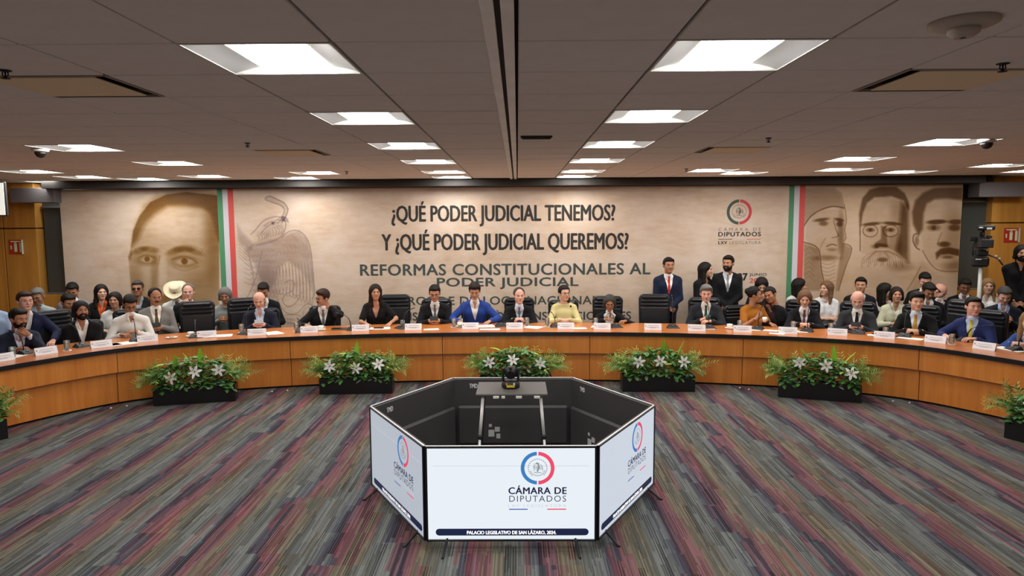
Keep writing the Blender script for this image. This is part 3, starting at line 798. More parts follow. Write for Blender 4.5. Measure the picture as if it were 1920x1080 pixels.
# smoke detector, sprinklers, dome cameras
p = at_z(1807, 50, CEIL-.02)
t = thing('smoke_detector', 'round off-white smoke detector on the near right ceiling', 'smoke detector', (p[0], p[1], CEIL))
MB().lathe([(.115,0),(.115,-.012),(.095,-.022),(.06,-.028)], n=28).build('base', mat('offwhite_plastic','b9aea3',.5), t)
MB().lathe([(.055,-.022),(.052,-.045),(.030,-.060)], n=24).build('sensor_head', mat('offwhite_plastic','b9aea3',.5), t)
o = MB().lathe([(.036,-.050),(.036,-.056),(.0,-.062)], n=16).build('sensor_slots', M_matte, t)
for (x, y), lb in (((1880,127),'brass-grey sprinkler head in front of the right vent'),((10,140),'sprinkler head at the left picture edge'),((464,272),'sprinkler head left of the central lit panels'),((1441,263),'sprinkler head right of the distant vent'),((1287,319),'tiny sprinkler head between the far right lit panels'),((650,324),'tiny sprinkler head above the printed eagle')):
    p = at_z(x, y, CEIL-.02); t = thing('sprinkler', lb, 'sprinkler', (p[0], p[1], CEIL))
    MB().lathe([(.028,0),(.028,-.004),(.010,-.008)], n=14).build('escutcheon', M_matte, t)
    k = MB(); k.tube([(-.012,0,-.006),(-.014,0,-.022),(0,0,-.034)], .003, 6); k.tube([(.012,0,-.006),(.014,0,-.022),(0,0,-.034)], .003, 6); k.tube([(0,0,-.005),(0,0,-.03)], .004, 6); k.build('yoke', M_matte, t)
    MB().lathe([(.0,-.034),(.020,-.036),(.020,-.039),(0,-.040)], n=14).build('deflector', M_matte, t)
for (x, y), lb in (((76,287),'dark dome security camera on the left ceiling'),((1850,270),'dark dome security camera on the right ceiling')):
    p = at_z(x, y, CEIL-.04); t = thing('dome_camera', lb, 'security camera', (p[0], p[1], CEIL))
    MB().lathe([(.075,0),(.075,-.02),(.055,-.03)], n=20).build('mount', M_white_metal, t)
    MB().lathe([(.052,-.028),(.050,-.050),(.036,-.074),(.015,-.085),(0,-.087)], n=20).build('dome', mat('smoked_dome','1c1716',.1), t)
for x, lb in ((-8.25,'small round white downlight rim over the left soffit'),(8.15,'small round white downlight rim over the right soffit')):
    t = thing('downlight', lb, 'downlight', (x, 11.1, CEIL)); MB().lathe([(.07,0),(.075,-.008),(.055,-.012)], n=20).build('rim', M_white_metal, t); MB().lathe([(.05,-.011),(0,-.006)], n=20).build('lens', M_reflector, t)

# hanging screen at the left edge
t = thing('hanging_screen', 'bright flat screen hanging from the ceiling at the left edge', 'screen', (-7.36, 9.2, 2.70), radians(6))
MB().box((0,.02,0), (1.0,.05,.46), bev=.01).build('screen_case', M_matte, t); MB().box((0,-.008,0), (.97,.008,.43)).build('display', mat('lit_display_hanging','eef0e6',.3,emit=.8), t)
for s in (-.25,.25): MB().tube([(s,.03,.2),(s,.03,.37)], .015, 8).build('hanger_rod', M_matte, t)

# evacuation signs
for px, py, lb in ((30,463,'red and pale green safety sign on the left wood wall'),(1896,441,'red and pale green safety sign on the right wood wall')):
    p = at_y(px, py, YB-.01); t = thing('safety_sign', lb, 'sign', (p[0], YB-.006, p[2]))
    MB().box((0,0,0), (.25,.01,.25), bev=.002).build('sign_board', mat('sign_red','b3291f',.45), t)
    g = MB(); g.box((0,-.007,.095), (.18,.003,.018)); g.box((-.085,-.007,-.01), (.022,.003,.07)); g.box((-.005,-.007,-.01), (.05,.003,.15)); g.box((-.005,-.007,.07), (.03,.003,.03)); g.box((.085,-.007,-.01), (.04,.003,.17)); g.build('pictogram', mat('sign_pale','cfe0b8',.5), t)
    MB().box((.126,-.02,0), (.006,.04,.25)).build('edge_plate', mat('sign_edge','c9cdb9',.4), t)

# ------------------------------------------------------------------ banner
BY = 11.90
def bx(px, py): p = at_y(px, py, BY); return p[0], p[2]
bn = thing('printed_banner', 'wide beige printed backdrop banner with Spanish headings and sepia portraits', 'banner', (0, BY, 0))
X0, _z = bx(117, 450); X1, _z = bx(1800, 450)
MB().box(((X0+X1)/2, .006, 1.52), (X1-X0, .012, 2.86)).build('banner_sheet', M_banner, bn)
def bbox(x0, y0, x1, y1): a = bx(x0, y1); b = bx(x1, y0); return (a[0], b[0], (a[1]+bx(x1, y1)[1])/2, (b[1]+bx(x0, y0)[1])/2)
M_ink = mat('heading_ink', '26231f', .6); M_ink2 = mat('subheading_ink', '3c4643', .6); M_inkgrey = mat('thin_ink', '7d7468', .6)
M_green = mat('flag_green','4b8a62',.6); M_white = mat('flag_white','cfcdd6',.6); M_red = mat('flag_red','cf4f4a',.6)
for body, bx4, bold, m, sp in (('¿QUÉ PODER JUDICIAL TENEMOS?', (735,377,1153,424), .014, M_ink, 1.0), ('Y ¿QUÉ PODER JUDICIAL QUEREMOS?', (717,430,1178,478), .014, M_ink, 1.0),
      ('REFORMAS CONSTITUCIONALES AL', (676,494.5,1219,515.5), .022, M_ink2, 1.06), ('PODER JUDICIAL', (820,520.5,1084,541.5), .022, M_ink2, 1.06),
      ('FOROS DE DIÁLOGO NACIONALES', (732,551.5,1147,571), .012, M_ink2, 1.05), ('COMISIÓN DE PUNTOS CONSTITUCIONALES', (716,581,1183,600), .014, M_ink2, 1.05),
      ('JUEVES 27', (1322,512.5,1401,530.5), .03, M_ink, 1.0), ('JUNIO', (1405,512,1437.5,519), .012, M_ink2, 1.1), ('2024', (1405,521.5,1437.5,530), .02, M_red, 1.0),
      ('CÁMARA DE', (1347,425.5,1427,433), -.004, M_inkgrey, 1.5), ('DIPUTADOS', (1347,435,1426.5,443), .03, M_ink, 1.15), ('LXV', (1347,452,1363,457.8), .03, M_ink, 1.2), ('LEGISLATURA', (1368,452,1426.5,457.8), 0, M_inkgrey, 1.25)):
    nm = 'heading' if bx4[1] < 500 and bx4[0] < 1000 else 'printed_line'
    o = link(nm, text_mesh(body, m, bold, .003, sp, bbox(*bx4)), bn); o['label'] = 'printed words ' + body.lower().strip('¿?')
for name, m, a, b in (('green_stripe',M_green,412.5,422.3),('white_stripe',M_white,422.3,432),('red_stripe',M_red,432,442.2),('green_stripe',M_green,1476,1485.4),('white_stripe',M_white,1485.4,1495.4),('red_stripe',M_red,1495.4,1505.8)):
    xa, _z = bx(a, 480); xb, _z = bx(b, 480); MB().box(((xa+xb)/2, -.0015, 1.52), (xb-xa, .002, 2.855)).build(name, m, bn)
def ring_part(parent, name, m, c, ro, ri, a0, a1, y=-.003, n=26):
    vs = []; fs = []
    for k in range(n+1):
        t_ = a0+(a1-a0)*k/n; vs += [(c[0]+ro*cos(t_), y, c[1]+ro*sin(t_)), (c[0]+ri*cos(t_), y, c[1]+ri*sin(t_))]
    fs = [(2*k, 2*k+1, 2*k+3, 2*k+2) for k in range(n)]; return MB().add(vs, fs).build(name, m, parent)
def emblem(parent, m, c, r, y=-.003):
    """small heraldic eagle inside a ring of lettering, as line work"""
    g = MB(); E_ = lambda pts, wd: g_strip(g, [(c[0]+r*a, c[1]+r*b) for a, b in pts], r*wd, y)
    for k in range(26):
        a = 2*pi*k/26+.1; 
        if -2.2 < ((a+pi) % (2*pi))-pi < -.9: continue
        E_([(.92*cos(a), .92*sin(a)), (.92*cos(a+.12), .92*sin(a+.12))], .10)
    for k in range(16): a = pi*1.12+pi*.76*k/15; E_([(.70*cos(a), .70*sin(a)), (.82*cos(a+.08), .82*sin(a+.08))], .06)
    E_([(-.15,.42),(-.05,.52),(.10,.45),(.05,.30),(.12,.10),(.05,-.15),(-.05,-.35)], .16)
    for k in range(5): E_([(.05,.15-.05*k),(.30+.05*k,.38-.13*k),(.52,.20-.14*k)], .045)
    for k in range(4): E_([(0,.12-.06*k),(-.25,.30-.14*k),(-.42,.10-.13*k)], .045)
    E_([(-.15,.45),(-.32,.42),(-.40,.25),(-.30,.15),(-.42,.02)], .05); E_([(-.35,-.40),(-.1,-.48),(.2,-.42),(.38,-.5)], .07)
    return g.build('emblem', m, parent)
def g_strip(g, pts, wd, y):
    vs = []; fs = []
    for i, p in enumerate(pts):
        a = pts[max(i-1,0)]; b = pts[min(i+1,len(pts)-1)]; dx, dz = b[0]-a[0], b[1]-a[1]; L = sqrt(dx*dx+dz*dz)+1e-9
        vs += [(p[0]-dz/L*wd/2, y, p[1]+dx/L*wd/2), (p[0]+dz/L*wd/2, y, p[1]-dx/L*wd/2)]
    fs = [(2*i, 2*i+1, 2*i+3, 2*i+2) for i in range(len(pts)-1)]; g.add(vs, fs)
cx, cz = bx(1386, 397.5); R_ = (bx(1409.5,397.5)[0]-cx)
ring_part(bn, 'ring_half', mat('ring_green','3c5142',.6), (cx,cz), R_, R_*.77, pi/2+.04, 3*pi/2-.04); ring_part(bn, 'ring_half', mat('ring_red','c43c48',.6), (cx,cz), R_, R_*.77, -pi/2+.04, pi/2-.04)
emblem(bn, mat('emblem_grey','6e685f',.6), (cx,cz), R_*.62)
for a, b, m in ((1347,1373,M_ink),(1373,1400,M_white),(1400,1426,M_red)):
    q = bbox(a, 448, b, 449); MB().box(((q[0]+q[1])/2, -.002, (q[2]+q[3])/2), (q[1]-q[0], .001, .008)).build('rule_line', m, bn)

class Paint:
    def __init__(s, x0, y0, x1, y1, st=1.0):
        s.xs = np.arange(x0, x1+.01, st); s.ys = np.arange(y0, y1+.01, st); s.X, s.Y = np.meshgrid(s.xs, s.ys); s.D = np.zeros_like(s.X)
    def blob(s, cx, cy, rx, ry, v, soft=.35, rot=0.0, mask=None):
        dx, dy = s.X-cx, s.Y-cy; c, n = cos(rot), sin(rot); u = (dx*c+dy*n)/rx; w = (-dx*n+dy*c)/ry
        k = np.clip((1+soft-np.sqrt(u*u+w*w))/(2*soft), 0, 1); k = k*k*(3-2*k)
        if mask is not None: k = k*mask
        s.D = s.D+v*k if v > 0 else s.D*(1+v*k); return k
    def poly(s, pts, v, soft=2.0):
        """filled polygon with soft edge"""
        n = len(pts); d = np.full(s.X.shape, 1e9); inside = np.zeros(s.X.shape, bool)
        for i in range(n):
            (ax, ay), (bx_, by_) = pts[i], pts[(i+1)%n]; ex, ey = bx_-ax, by_-ay; wx, wy = s.X-ax, s.Y-ay
            t_ = np.clip((wx*ex+wy*ey)/(ex*ex+ey*ey+1e-9), 0, 1); d = np.minimum(d, np.hypot(wx-ex*t_, wy-ey*t_))
            c = ((ay <= s.Y) & (s.Y < by_)) | ((by_ <= s.Y) & (s.Y < ay)); inside ^= c & (s.X < (bx_-ax)*(s.Y-ay)/(by_-ay+1e-12)+ax)
        k = np.clip(.5+np.where(inside, d, -d)/(2*soft), 0, 1); s.D = s.D+v*k if v > 0 else s.D*(1+v*k); return k
    def line(s, pts, wd, v):
        d = np.full(s.X.shape, 1e9); P = []
        for i in range(len(pts)-1):      # catmull-rom smoothing
            p0, p1, p2, p3 = pts[max(i-1,0)], pts[i], pts[i+1], pts[min(i+2,len(pts)-1)]
            for k in range(4):
                t_ = k/4; P.append(tuple(.5*((2*p1[j])+(-p0[j]+p2[j])*t_+(2*p0[j]-5*p1[j]+4*p2[j]-p3[j])*t_*t_+(-p0[j]+3*p1[j]-3*p2[j]+p3[j])*t_**3) for j in (0,1)))
        P.append(pts[-1])
        for i in range(len(P)-1):
            (ax, ay), (bx_, by_) = P[i], P[i+1]; ex, ey = bx_-ax, by_-ay; wx, wy = s.X-ax, s.Y-ay
            t_ = np.clip((wx*ex+wy*ey)/(ex*ex+ey*ey+1e-9), 0, 1); d = np.minimum(d, np.hypot(wx-ex*t_, wy-ey*t_))
        k = np.clip(.5+(wd/2-d)/1.2, 0, 1); s.D = np.maximum(s.D, s.D*(1-k)+v*k) if v > 0 else s.D*(1+v*k)
    def build(s, name, label, tint=(.62,.73,.88), ymax=None):
        D = np.clip(s.D*1.22, 0, .95); ny, nx = D.shape
        V = []; 
        a = np.array([bx(s.xs[0], y)+bx(s.xs[-1], y) for y in s.ys])
        t_ = (s.xs-s.xs[0])/(s.xs[-1]-s.xs[0])
        Xw = np.minimum(a[:,0:1]*(1-t_)+a[:,2:3]*t_, X1-.004); Zw = a[:,1:2]*(1-t_)+a[:,3:4]*t_
        V = np.stack([Xw, np.full_like(Xw, -.0012), Zw], -1).reshape(-1, 3)
        q = np.arange(ny*nx).reshape(ny, nx); Q = np.stack([q[:-1,:-1], q[1:,:-1], q[1:,1:], q[:-1,1:]], -1).reshape(-1, 4)
        Df = D.ravel(); keep = Df[Q].max(1) > .012; Q = Q[keep]
        used, inv = np.unique(Q, return_inverse=True); V = V[used]; Q = inv.reshape(-1,4); Df = Df[used]
        me = mesh_np(name, V, Q, M_print, smooth=False)
        ca = me.color_attributes.new('ink', 'FLOAT_COLOR', 'POINT')
        C = np.ones((len(V), 4), np.float32)
        for i in range(3): C[:,i] = (1-Df*tint[i])**2.3
        ca.data.foreach_set('color', C.ravel()); o = link(name, me, bn); o['label'] = label; return o
M_print = M_banner.copy(); M_print.name = 'banner_print'
_n = M_print.node_tree; _b = _n.nodes['Principled BSDF']; _src = _b.inputs['Base Color'].links[0].from_socket
_h = NT(M_print); _a = _h.new('ShaderNodeVertexColor'); _a.layer_name = 'ink'; _n.links.new(_h.mix(1.0, _src, _a.outputs[0], 'MULTIPLY'), _b.inputs['Base Color'])

# large engraved portrait, left
P = Paint(238, 358, 412, 612)
hatch = .5+.5*np.sin((P.Y*1.0+6*np.sin((P.X-240)*.035))*1.9)*np.sin((P.X*.7+P.Y*.25)*1.7)
face = P.poly([(246,458),(250,432),(262,405),(282,380),(312,366),(350,361),(412,368),(412,612),(262,612),(248,575),(243,520),(240,482),(243,474)], .24, 2)
hair_ = P.poly([(246,462),(244,440),(252,410),(268,382),(290,364),(312,358),(412,358),(412,450),(404,420),(396,398),(380,388),(350,384),(315,386),(290,402),(270,425),(258,450)], .46, 6)
P.blob(330,425,56,22,-.40,.6); msk = np.clip(face+hair_*.5, 0, 1); P.blob(262,470,15,5,.30,.6,-.35); P.blob(280,468,16,5,.32,.6,.15); P.blob(328,471,16,5.5,.34,.6,-.30); P.blob(345,467,18,6,.34,.6,0); P.blob(365,472,17,5,.30,.6,.35);
for q in range(16): P.line([(250+2.9*q,474-5*sin(pi*q/15)),(254+2.9*q,466-5*sin(pi*q/15))], 1.0, .55); P.line([(316+4*q,476-8*sin(pi*q/15)),(320+4*q,467-8*sin(pi*q/15))], 1.1, .58)
P.blob(300,372,70,13,.30,.8,-.25); P.blob(370,372,50,16,.34,.7,.1); P.blob(402,440,18,70,.34,.8)
P.blob(275,486,20,11,.30,.6); P.blob(345,489,27,12,.30,.6); P.blob(276,487,12,5,-.5,.4); P.blob(346,491,17,5.5,-.55,.4); P.blob(276,486,5,4.5,.5,.3); P.blob(346,490,6,5.5,.55,.3)
P.line([(262,482),(274,478),(290,483)], 1.6, .62); P.line([(322,487),(340,481),(358,484),(370,493)], 1.8, .65); P.line([(325,500),(345,508),(372,500)], 1.2, .45)
P.blob(304,520,8,46,-.4,.6,.05); P.blob(290,515,7,36,.20,.7); P.line([(300,480),(294,505),(286,535),(280,552)], 2.2, .45); P.blob(300,560,24,8,.35,.5); P.blob(375,545,34,50,.20,.8,.3); P.blob(255,545,12,44,.22,.8)
P.blob(330,595,70,16,.25,.7); P.line([(262,592),(300,586),(350,592)], 2.5, .5)
P.blob(243,478,5,10,.25,.5)
for q in range(9): P.line([(262+3*q,402-2.2*q),(300+3*q,378-1.2*q),(350+3*q,374+.6*q),(404,392+3*q)], .9, .62)
dots = .5+.5*np.sin(P.X*2.1+P.Y*.9)*np.sin(P.Y*2.3-P.X*.5)
P.D *= msk; P.D *= .55+.50*hatch*np.clip(face+.3,0,1)+.40*dots; P.build('printed_portrait', 'large engraved portrait of a man cut by the flag stripe', (.52,.66,.92))

# eagle and snake, grey-brown line art
P = Paint(444, 360, 592, 612)
P.poly([(458,470),(478,455),(515,448),(532,445),(545,436),(560,433),(575,446),(583,470),(588,520),(585,545),(572,520),(560,505),(540,490),(528,500),(516,530),(505,545),(486,520),(478,495)], .20, 3)
P.poly([(444,420),(452,432),(464,445),(476,458),(470,470),(455,462),(446,450)], .20, 3); P.blob(497,545,22,40,.16,.5)
L = P.line
L([(497,372),(505,368),(520,374),(532,380),(540,392),(536,405),(529,418)], 1.4, .42); L([(497,374),(512,380),(528,386),(533,395),(528,408),(520,420)], 1.2, .38)
L([(470,440),(480,430),(490,418),(502,410),(520,406),(532,412),(536,422),(530,440),(516,450),(500,456),(480,460)], 1.4, .42)
L([(536,408),(528,406),(520,412),(500,426),(490,436)], 1.2, .4); L([(495,424),(508,416),(520,418)], 1.2, .4); L([(520,412),(534,414)], 1.3, .4)
for k in range(12): a = k*.8; L([(482+4*k,440-1.8*k),(486+4*k+3*sin(a),446-1.5*k),(484+4*k,452-1.2*k)], .9, .34)
L([(528,446),(540,435),(556,432),(570,440),(580,458),(585,490),(588,525),(590,550),(585,560)], 1.5, .42)
for k in range(13):
    q = k/12; x0 = 512+70*q; y0 = 502-34*q+20*q*q; L([(x0,y0+2),(x0+3+2*q,y0+34+14*q),(x0-2+6*q,y0+48+36*q),(x0-8+8*q,y0+40+34*q),(x0-6+2*q,y0+8)], 1.0, .36)
for k in range(9): L([(515+7*k,470-3*k),(520+7*k,480-3*k),(515+7*k,490-2*k)], .9, .30)
for k in range(8): L([(448,440+6*k),(460+2*k,452+8*k),(466+k,470+9*k),(458,466+9*k)], .9, .30)
L([(492,470),(486,495),(480,520),(470,545),(462,560)], 1.3, .38); L([(500,500),(508,530),(505,560)], 1.3, .36)
for k in range(9): L([(482+1*k,480+9*k),(490+2*k,484+9*k),(498+k,480+9*k)], .9, .32)
L([(535,530),(545,525),(552,532),(548,545),(535,552),(530,565),(540,575),(552,570),(560,560)], 1.3, .38); L([(520,560),(530,580),(545,590),(560,585),(575,570),(590,575)], 1.3, .36)
L([(500,565),(515,590),(540,604),(570,606)], 1.2, .36); L([(545,545),(556,555),(566,548)], 1.1, .34); L([(515,610),(530,598),(550,600)], 1.1, .34)
P.poly([(497,370),(506,366),(520,372),(534,380),(541,392),(537,408),(528,418),(522,418),(531,404),(533,393),(524,385),(508,379),(498,376)], .16, 1.5)
P.poly([(528,404),(540,410),(542,418),(536,416),(528,414)], .30, 1); P.blob(512,419,3,2.4,.5,.4); P.blob(508,432,26,20,.12,.6,-.3)
for r_ in range(9):
    for c_ in range(7):
        x0 = 470+7*c_+(r_%2)*3.5+r_*.8; y0 = 466+11*r_; L([(x0-3,y0),(x0,y0+4),(x0+3,y0)], .9, .34)
for k in range(10): L([(548+3.2*k,440+2.4*k),(552+3*k,450+3*k),(549+3*k,460+3.6*k)], .9, .32)
for cx_, cy_, a_, b_ in ((470,575,16,12),(500,592,20,11),(548,598,18,9),(578,590,10,14),(462,600,14,9)):
    L([(cx_+a_*cos(q), cy_+b_*sin(q)) for q in np.linspace(0, 2*pi, 12)], 1.1, .34)
    for q in range(4): L([(cx_-a_*.5+a_*.33*q,cy_-b_*.3),(cx_-a_*.45+a_*.33*q,cy_+b_*.3)], .9, .28)
P.blob(490,520,34,60,.07,.7)
P.build('printed_eagle', 'faded grey line drawing of an eagle and snake', (.60,.66,.62))

# three sepia portraits, right
P = Paint(1506, 350, 1808, 560)
P.poly([(1507,352),(1564,352),(1578,362),(1583,384),(1582,392),(1560,388),(1535,394),(1518,408),(1507,422)], .22, 2)      # headscarf
for k in range(6): P.line([(1508,372+8*k),(1530,362+6*k),(1556,358+4*k),(1574,368+2*k)], .9, .30)
P.line([(1507,424),(1520,406),(1538,394),(1562,387),(1583,390)], 2.4, .60)
P.poly([(1512,418),(1525,402),(1545,394),(1580,392),(1585,412),(1582,428),(1580,450),(1577,470),(1568,484),(1550,486),(1535,480),(1520,466),(1510,448)], .10, 2)
P.blob(1540,412,14,3,.55,.5,-.15); P.blob(1573,412,9,3,.55,.5,.2); P.blob(1544,419,8,4.5,.45,.5); P.blob(1574,420,6,4.5,.50,.5); P.line([(1563,414),(1568,432),(1572,442),(1560,446)], 1.6, .5)
P.line([(1550,462),(1560,458),(1568,460)], 2.0, .6); P.blob(1560,468,9,3,.25,.6); P.blob(1577,440,6,36,.36,.7); P.blob(1548,484,24,5,.30,.6); P.line([(1548,446),(1540,460),(1536,476)], 1.2, .4)
P.line([(1583,384),(1587,412),(1584,430),(1586,446),(1582,452)], 1.6, .45)
P.poly([(1507,456),(1534,466),(1538,500),(1545,545),(1507,545)], .30, 2); P.line([(1507,454),(1534,466),(1540,505),(1548,545)], 2.2, .55)
P.poly([(1580,456),(1597,466),(1586,500),(1572,545),(1566,545),(1572,500)], .25, 2); P.line([(1580,456),(1597,466),(1584,505),(1572,545)], 1.6, .55)
for k in range(7): P.line([(1538,492+7*k),(1552,496+7*k),(1566,491+7*k)], .9, .32); P.line([(1509,470+9*k),(1518,464+9*k),(1527,474+9*k)], 1.1, .45)
# bearded man
P.poly([(1612,440),(1611,400),(1617,372),(1630,356),(1650,350),(1680,350),(1696,362),(1704,378),(1704,394),(1694,376),(1672,368),(1640,370),(1626,380),(1618,400)], .60, 2)
P.poly([(1618,400),(1628,376),(1660,368),(1692,376),(1703,396),(1703,470),(1690,480),(1650,486),(1616,474)], .08, 2)
P.poly([(1690,380),(1704,386),(1704,492),(1690,486),(1680,470),(1686,430)], .55, 5); P.blob(1682,400,12,20,.15,.8)
P.blob(1634,420,17,3.2,.62,.5,-.1); P.blob(1672,419,16,3.2,.62,.5,.08)
for gx in (1632,1670):
    t_ = np.linspace(0, 2*pi, 14); P.line([(gx+14*cos(a), 433+11*sin(a)) for a in t_], 1.6, .55); P.blob(gx,431,8,4,.45,.5); P.blob(gx,431,3,3,.3,.3)
P.poly([(1652,424),(1662,424),(1664,462),(1642,464),(1640,456),(1652,448)], .42, 2); P.blob(1650,462,14,5,.55,.5); P.blob(1676,458,13,18,.22,.7)
P.poly([(1650,462),(1640,470),(1622,482),(1614,496),(1630,494),(1650,486),(1680,496),(1700,500),(1696,486),(1676,470),(1660,464)], -.70, 2)
for k in range(22): x = 1620+3.6*k; P.line([(1652+(x-1652)*.3,470),(x,482+4*sin(k)),(x+(x-1655)*.12,496+5*cos(k*2))], 1.0, .36)
P.blob(1690,500,22,8,.28,.8); P.blob(1655,487,10,4,.45,.5); P.blob(1660,520,40,22,.12,.9)
P.line([(1613,432),(1613,470)], 2, .5)
# man with moustache
P.poly([(1722,442),(1712,420),(1710,398),(1716,376),(1730,362),(1752,352),(1808,350),(1808,376),(1776,372),(1752,374),(1738,382),(1732,400),(1730,430)], .62, 3)
P.poly([(1728,440),(1734,400),(1742,380),(1775,372),(1808,376),(1808,500),(1768,508),(1742,494),(1732,470)], .07, 2)
P.blob(1756,416,18,4.2,.72,.4,-.05); P.blob(1793,416,14,4.2,.62,.5); P.blob(1751,427,12,6,.42,.5); P.blob(1751,427,4,4,.40,.3); P.blob(1790,427,11,6,.45,.5); P.blob(1788,440,20,60,.26,.8)
P.line([(1724,438),(1714,440),(1712,452),(1718,464),(1724,468)], 2.2, .55); P.blob(1719,452,4,9,.35,.5)
P.line([(1766,436),(1760,450),(1758,458)], 1.6, .45); P.blob(1770,458,11,5,.55,.5); P.poly([(1754,474),(1764,466),(1780,464),(1808,470),(1808,482),(1780,476),(1764,478),(1756,486)], .60, 2)
P.blob(1776,482,11,3,.35,.5); P.blob(1770,490,16,4,-.4,.5); P.line([(1730,470),(1745,495),(1765,508),(1808,508)], 2.2, .35); P.blob(1790,500,20,10,.25,.8)
P.line([(1726,500),(1716,520),(1700,545)], 1.6, .35); P.poly([(1728,490),(1760,512),(1808,515),(1808,560),(1700,560)], .10, 6)
P.D *= .88+.24*(.5+.5*np.sin(P.X*1.9+P.Y*.4)*np.sin(P.Y*1.3)); P.build('printed_portraits', 'three sepia portraits: headscarf, spectacles and beard, moustache')
# ------------------------------------------------------------------ curved desk
half = [(0,9.83),(1,9.81),(2.1,9.72),(3.0,9.55),(3.8,9.35),(4.5,9.07),(5.1,8.68),(5.5,8.15),(5.82,7.55),(6.1,6.9),(6.3,6.0),(6.4,5.0),(6.42,3.6)]
cp = np.array([(-x, y) for x, y in half[:0:-1]]+half, float); cq = []
for i in range(len(cp)-1):
    p0, p1, p2, p3 = cp[max(i-1,0)], cp[i], cp[i+1], cp[min(i+2,len(cp)-1)]
    for k in range(24):
        t_ = k/24; cq.append(.5*((2*p1)+(-p0+p2)*t_+(2*p0-5*p1+4*p2-p3)*t_*t_+(-p0+3*p1-3*p2+p3)*t_**3))
cq.append(cp[-1]); cq = np.array(cq)
arc = np.concatenate([[0], np.cumsum(np.linalg.norm(np.diff(cq, axis=0), axis=1))]); arc -= np.interp(0, cq[:,0], arc)
tg = np.gradient(cq, axis=0); tg /= np.linalg.norm(tg, axis=1)[:,None]; nm_ = np.stack([-tg[:,1], tg[:,0]], 1)
def C_(s, d=0.0):
    x = np.interp(s, arc, cq[:,0]); y = np.interp(s, arc, cq[:,1]); n = np.array([np.interp(s, arc, nm_[:,0]), np.interp(s, arc, nm_[:,1])]); n /= np.linalg.norm(n)
    return np.array([x, y])+n*d, n
def heading(n): return atan2(-n[0], n[1])
def sweep(mb, s0, s1, d0, d1, z0, z1, step=.12, smooth=False):
    n = max(2, int((s1-s0)/step)+1); vs = []; fs = []
    for s in np.linspace(s0, s1, n):
        a, _q = C_(s, d0); b, _q = C_(s, d1); vs += [(a[0],a[1],z0),(a[0],a[1],z1),(b[0],b[1],z1),(b[0],b[1],z0)]
    for i in range(n-1):
        for k in range(4): fs.append((4*i+k, 4*i+(k+1)%4, 4*i+4+(k+1)%4, 4*i+4+k))
    fs += [(0,1,2,3), (4*n-1,4*n-2,4*n-3,4*n-4)]; mb.add(vs, fs, smooth); return mb
dk = thing('conference_desk', 'long curved wooden conference desk wrapping around the room', 'desk', (0, 9.83, 0))
def dkb(mb, name, m):
    o = mb.build(name, m, dk); o.location = (0, -9.83, 0); return o
S0, S1 = arc[0]+.05, arc[-1]-.05
dkb(sweep(MB(), S0, S1, .018, .95, .722, .75), 'desktop', M_top_wood)
dkb(sweep(MB(), S0, S1, -.005, .018, .700, .752), 'black_edge', M_black)
dkb(sweep(MB(), S0, S1, .15, .17, .0, .05), 'toe_kick', M_black)
seams = [-1.05+2.15*k for k in range(-5, 7)]; seams = [s for s in seams if S0 < s < S1]; cuts = [S0]+seams+[S1]
for a, b in zip(cuts[:-1], cuts[1:]):
    dkb(sweep(MB(), a+.004, b-.004, .030, .050, .435, .700), 'upper_panel', M_desk_wood)
    dkb(sweep(MB(), a+.004, b-.004, .095, .115, .030, .437), 'lower_panel', M_desk_wood)
    if abs(a) < 7.5: p, n = C_(a, .5); MB_ = MB().box((p[0], p[1], .36), (.03, .72, .72), Matrix.Rotation(heading(n), 3, 'Z')); dkb(MB_, 'support', M_black)
for px, py in ((206,765),(236,761),(509,734),(538,732),(1388,727),(1405,730),(1676,752),(1707,755)):
    p = at_z(px, py, .02); dkb(MB().ball((p[0], p[1]+.02, .013), .013, 8, 6), 'glide', M_white_metal)

# ------------------------------------------------------------------ office chairs
def make_chair():
    t = thing('office_chair', 'tmp', 'chair', (0,0,0), 0, 'black leather chairs around the curved desk')
    def back(w, z0, z1, y0, th, bev=.09):
        poly = []; hw = w/2
        for k in range(9): a = pi/2*k/8; poly.append((hw-bev+bev*cos(a), z1-bev+bev*sin(a)))
        poly += [(-x, z) for x, z in poly[::-1]]; poly += [(-hw*.93, z0), (hw*.93, z0)]; return poly
    b = MB(); b.prism(back(.51, .52, 1.165, 0, .09), .235, .30); o = b.build('backrest', M_leather, t)
    bv = o.modifiers.new('b', 'BEVEL'); bv.width = .02; bv.segments = 3; bv.limit_method = 'ANGLE'
    for z in (1.115, 1.055, .995):
        r = MB(); r.box((0,.225,z), (.45 if z < 1.1 else .40,.045,.050), bev=.018); r.build('rib', M_leather, o)
    p_ = MB(); p_.box((0,.222,.78), (.46,.05,.36), bev=.022); p_.build('back_pad', M_leather, o)
    MB().box((0,.0,.45), (.50,.48,.10), bev=.035).build('seat', M_leather, t)
    for s in (-1,1):
        m = MB(); m.box((s*.29,.02,.655), (.055,.30,.035), bev=.014); m.tube([(s*.29,.10,.645),(s*.285,.13,.50),(s*.22,.12,.42)], .016, 8); m.build('armrest', M_matte, t)
    MB().tube([(0,.02,.40),(0,.02,.10)], .028, 12).build('gas_column', M_matte, t)
    m = MB()
    for k in range(5): a = 2*pi*k/5+.3; m.tube([(0,.02,.11),(.27*cos(a),.02+.27*sin(a),.07)], [.028,.016], 8)
    m.build('star_base', M_matte, t)
    for k in range(5): a = 2*pi*k/5+.3; MB().ball((.28*cos(a),.02+.28*sin(a),.03), (.022,.022,.03), 8, 6).build('caster', M_matte, t)
    return t
chair0 = make_chair(); used0 = [False]
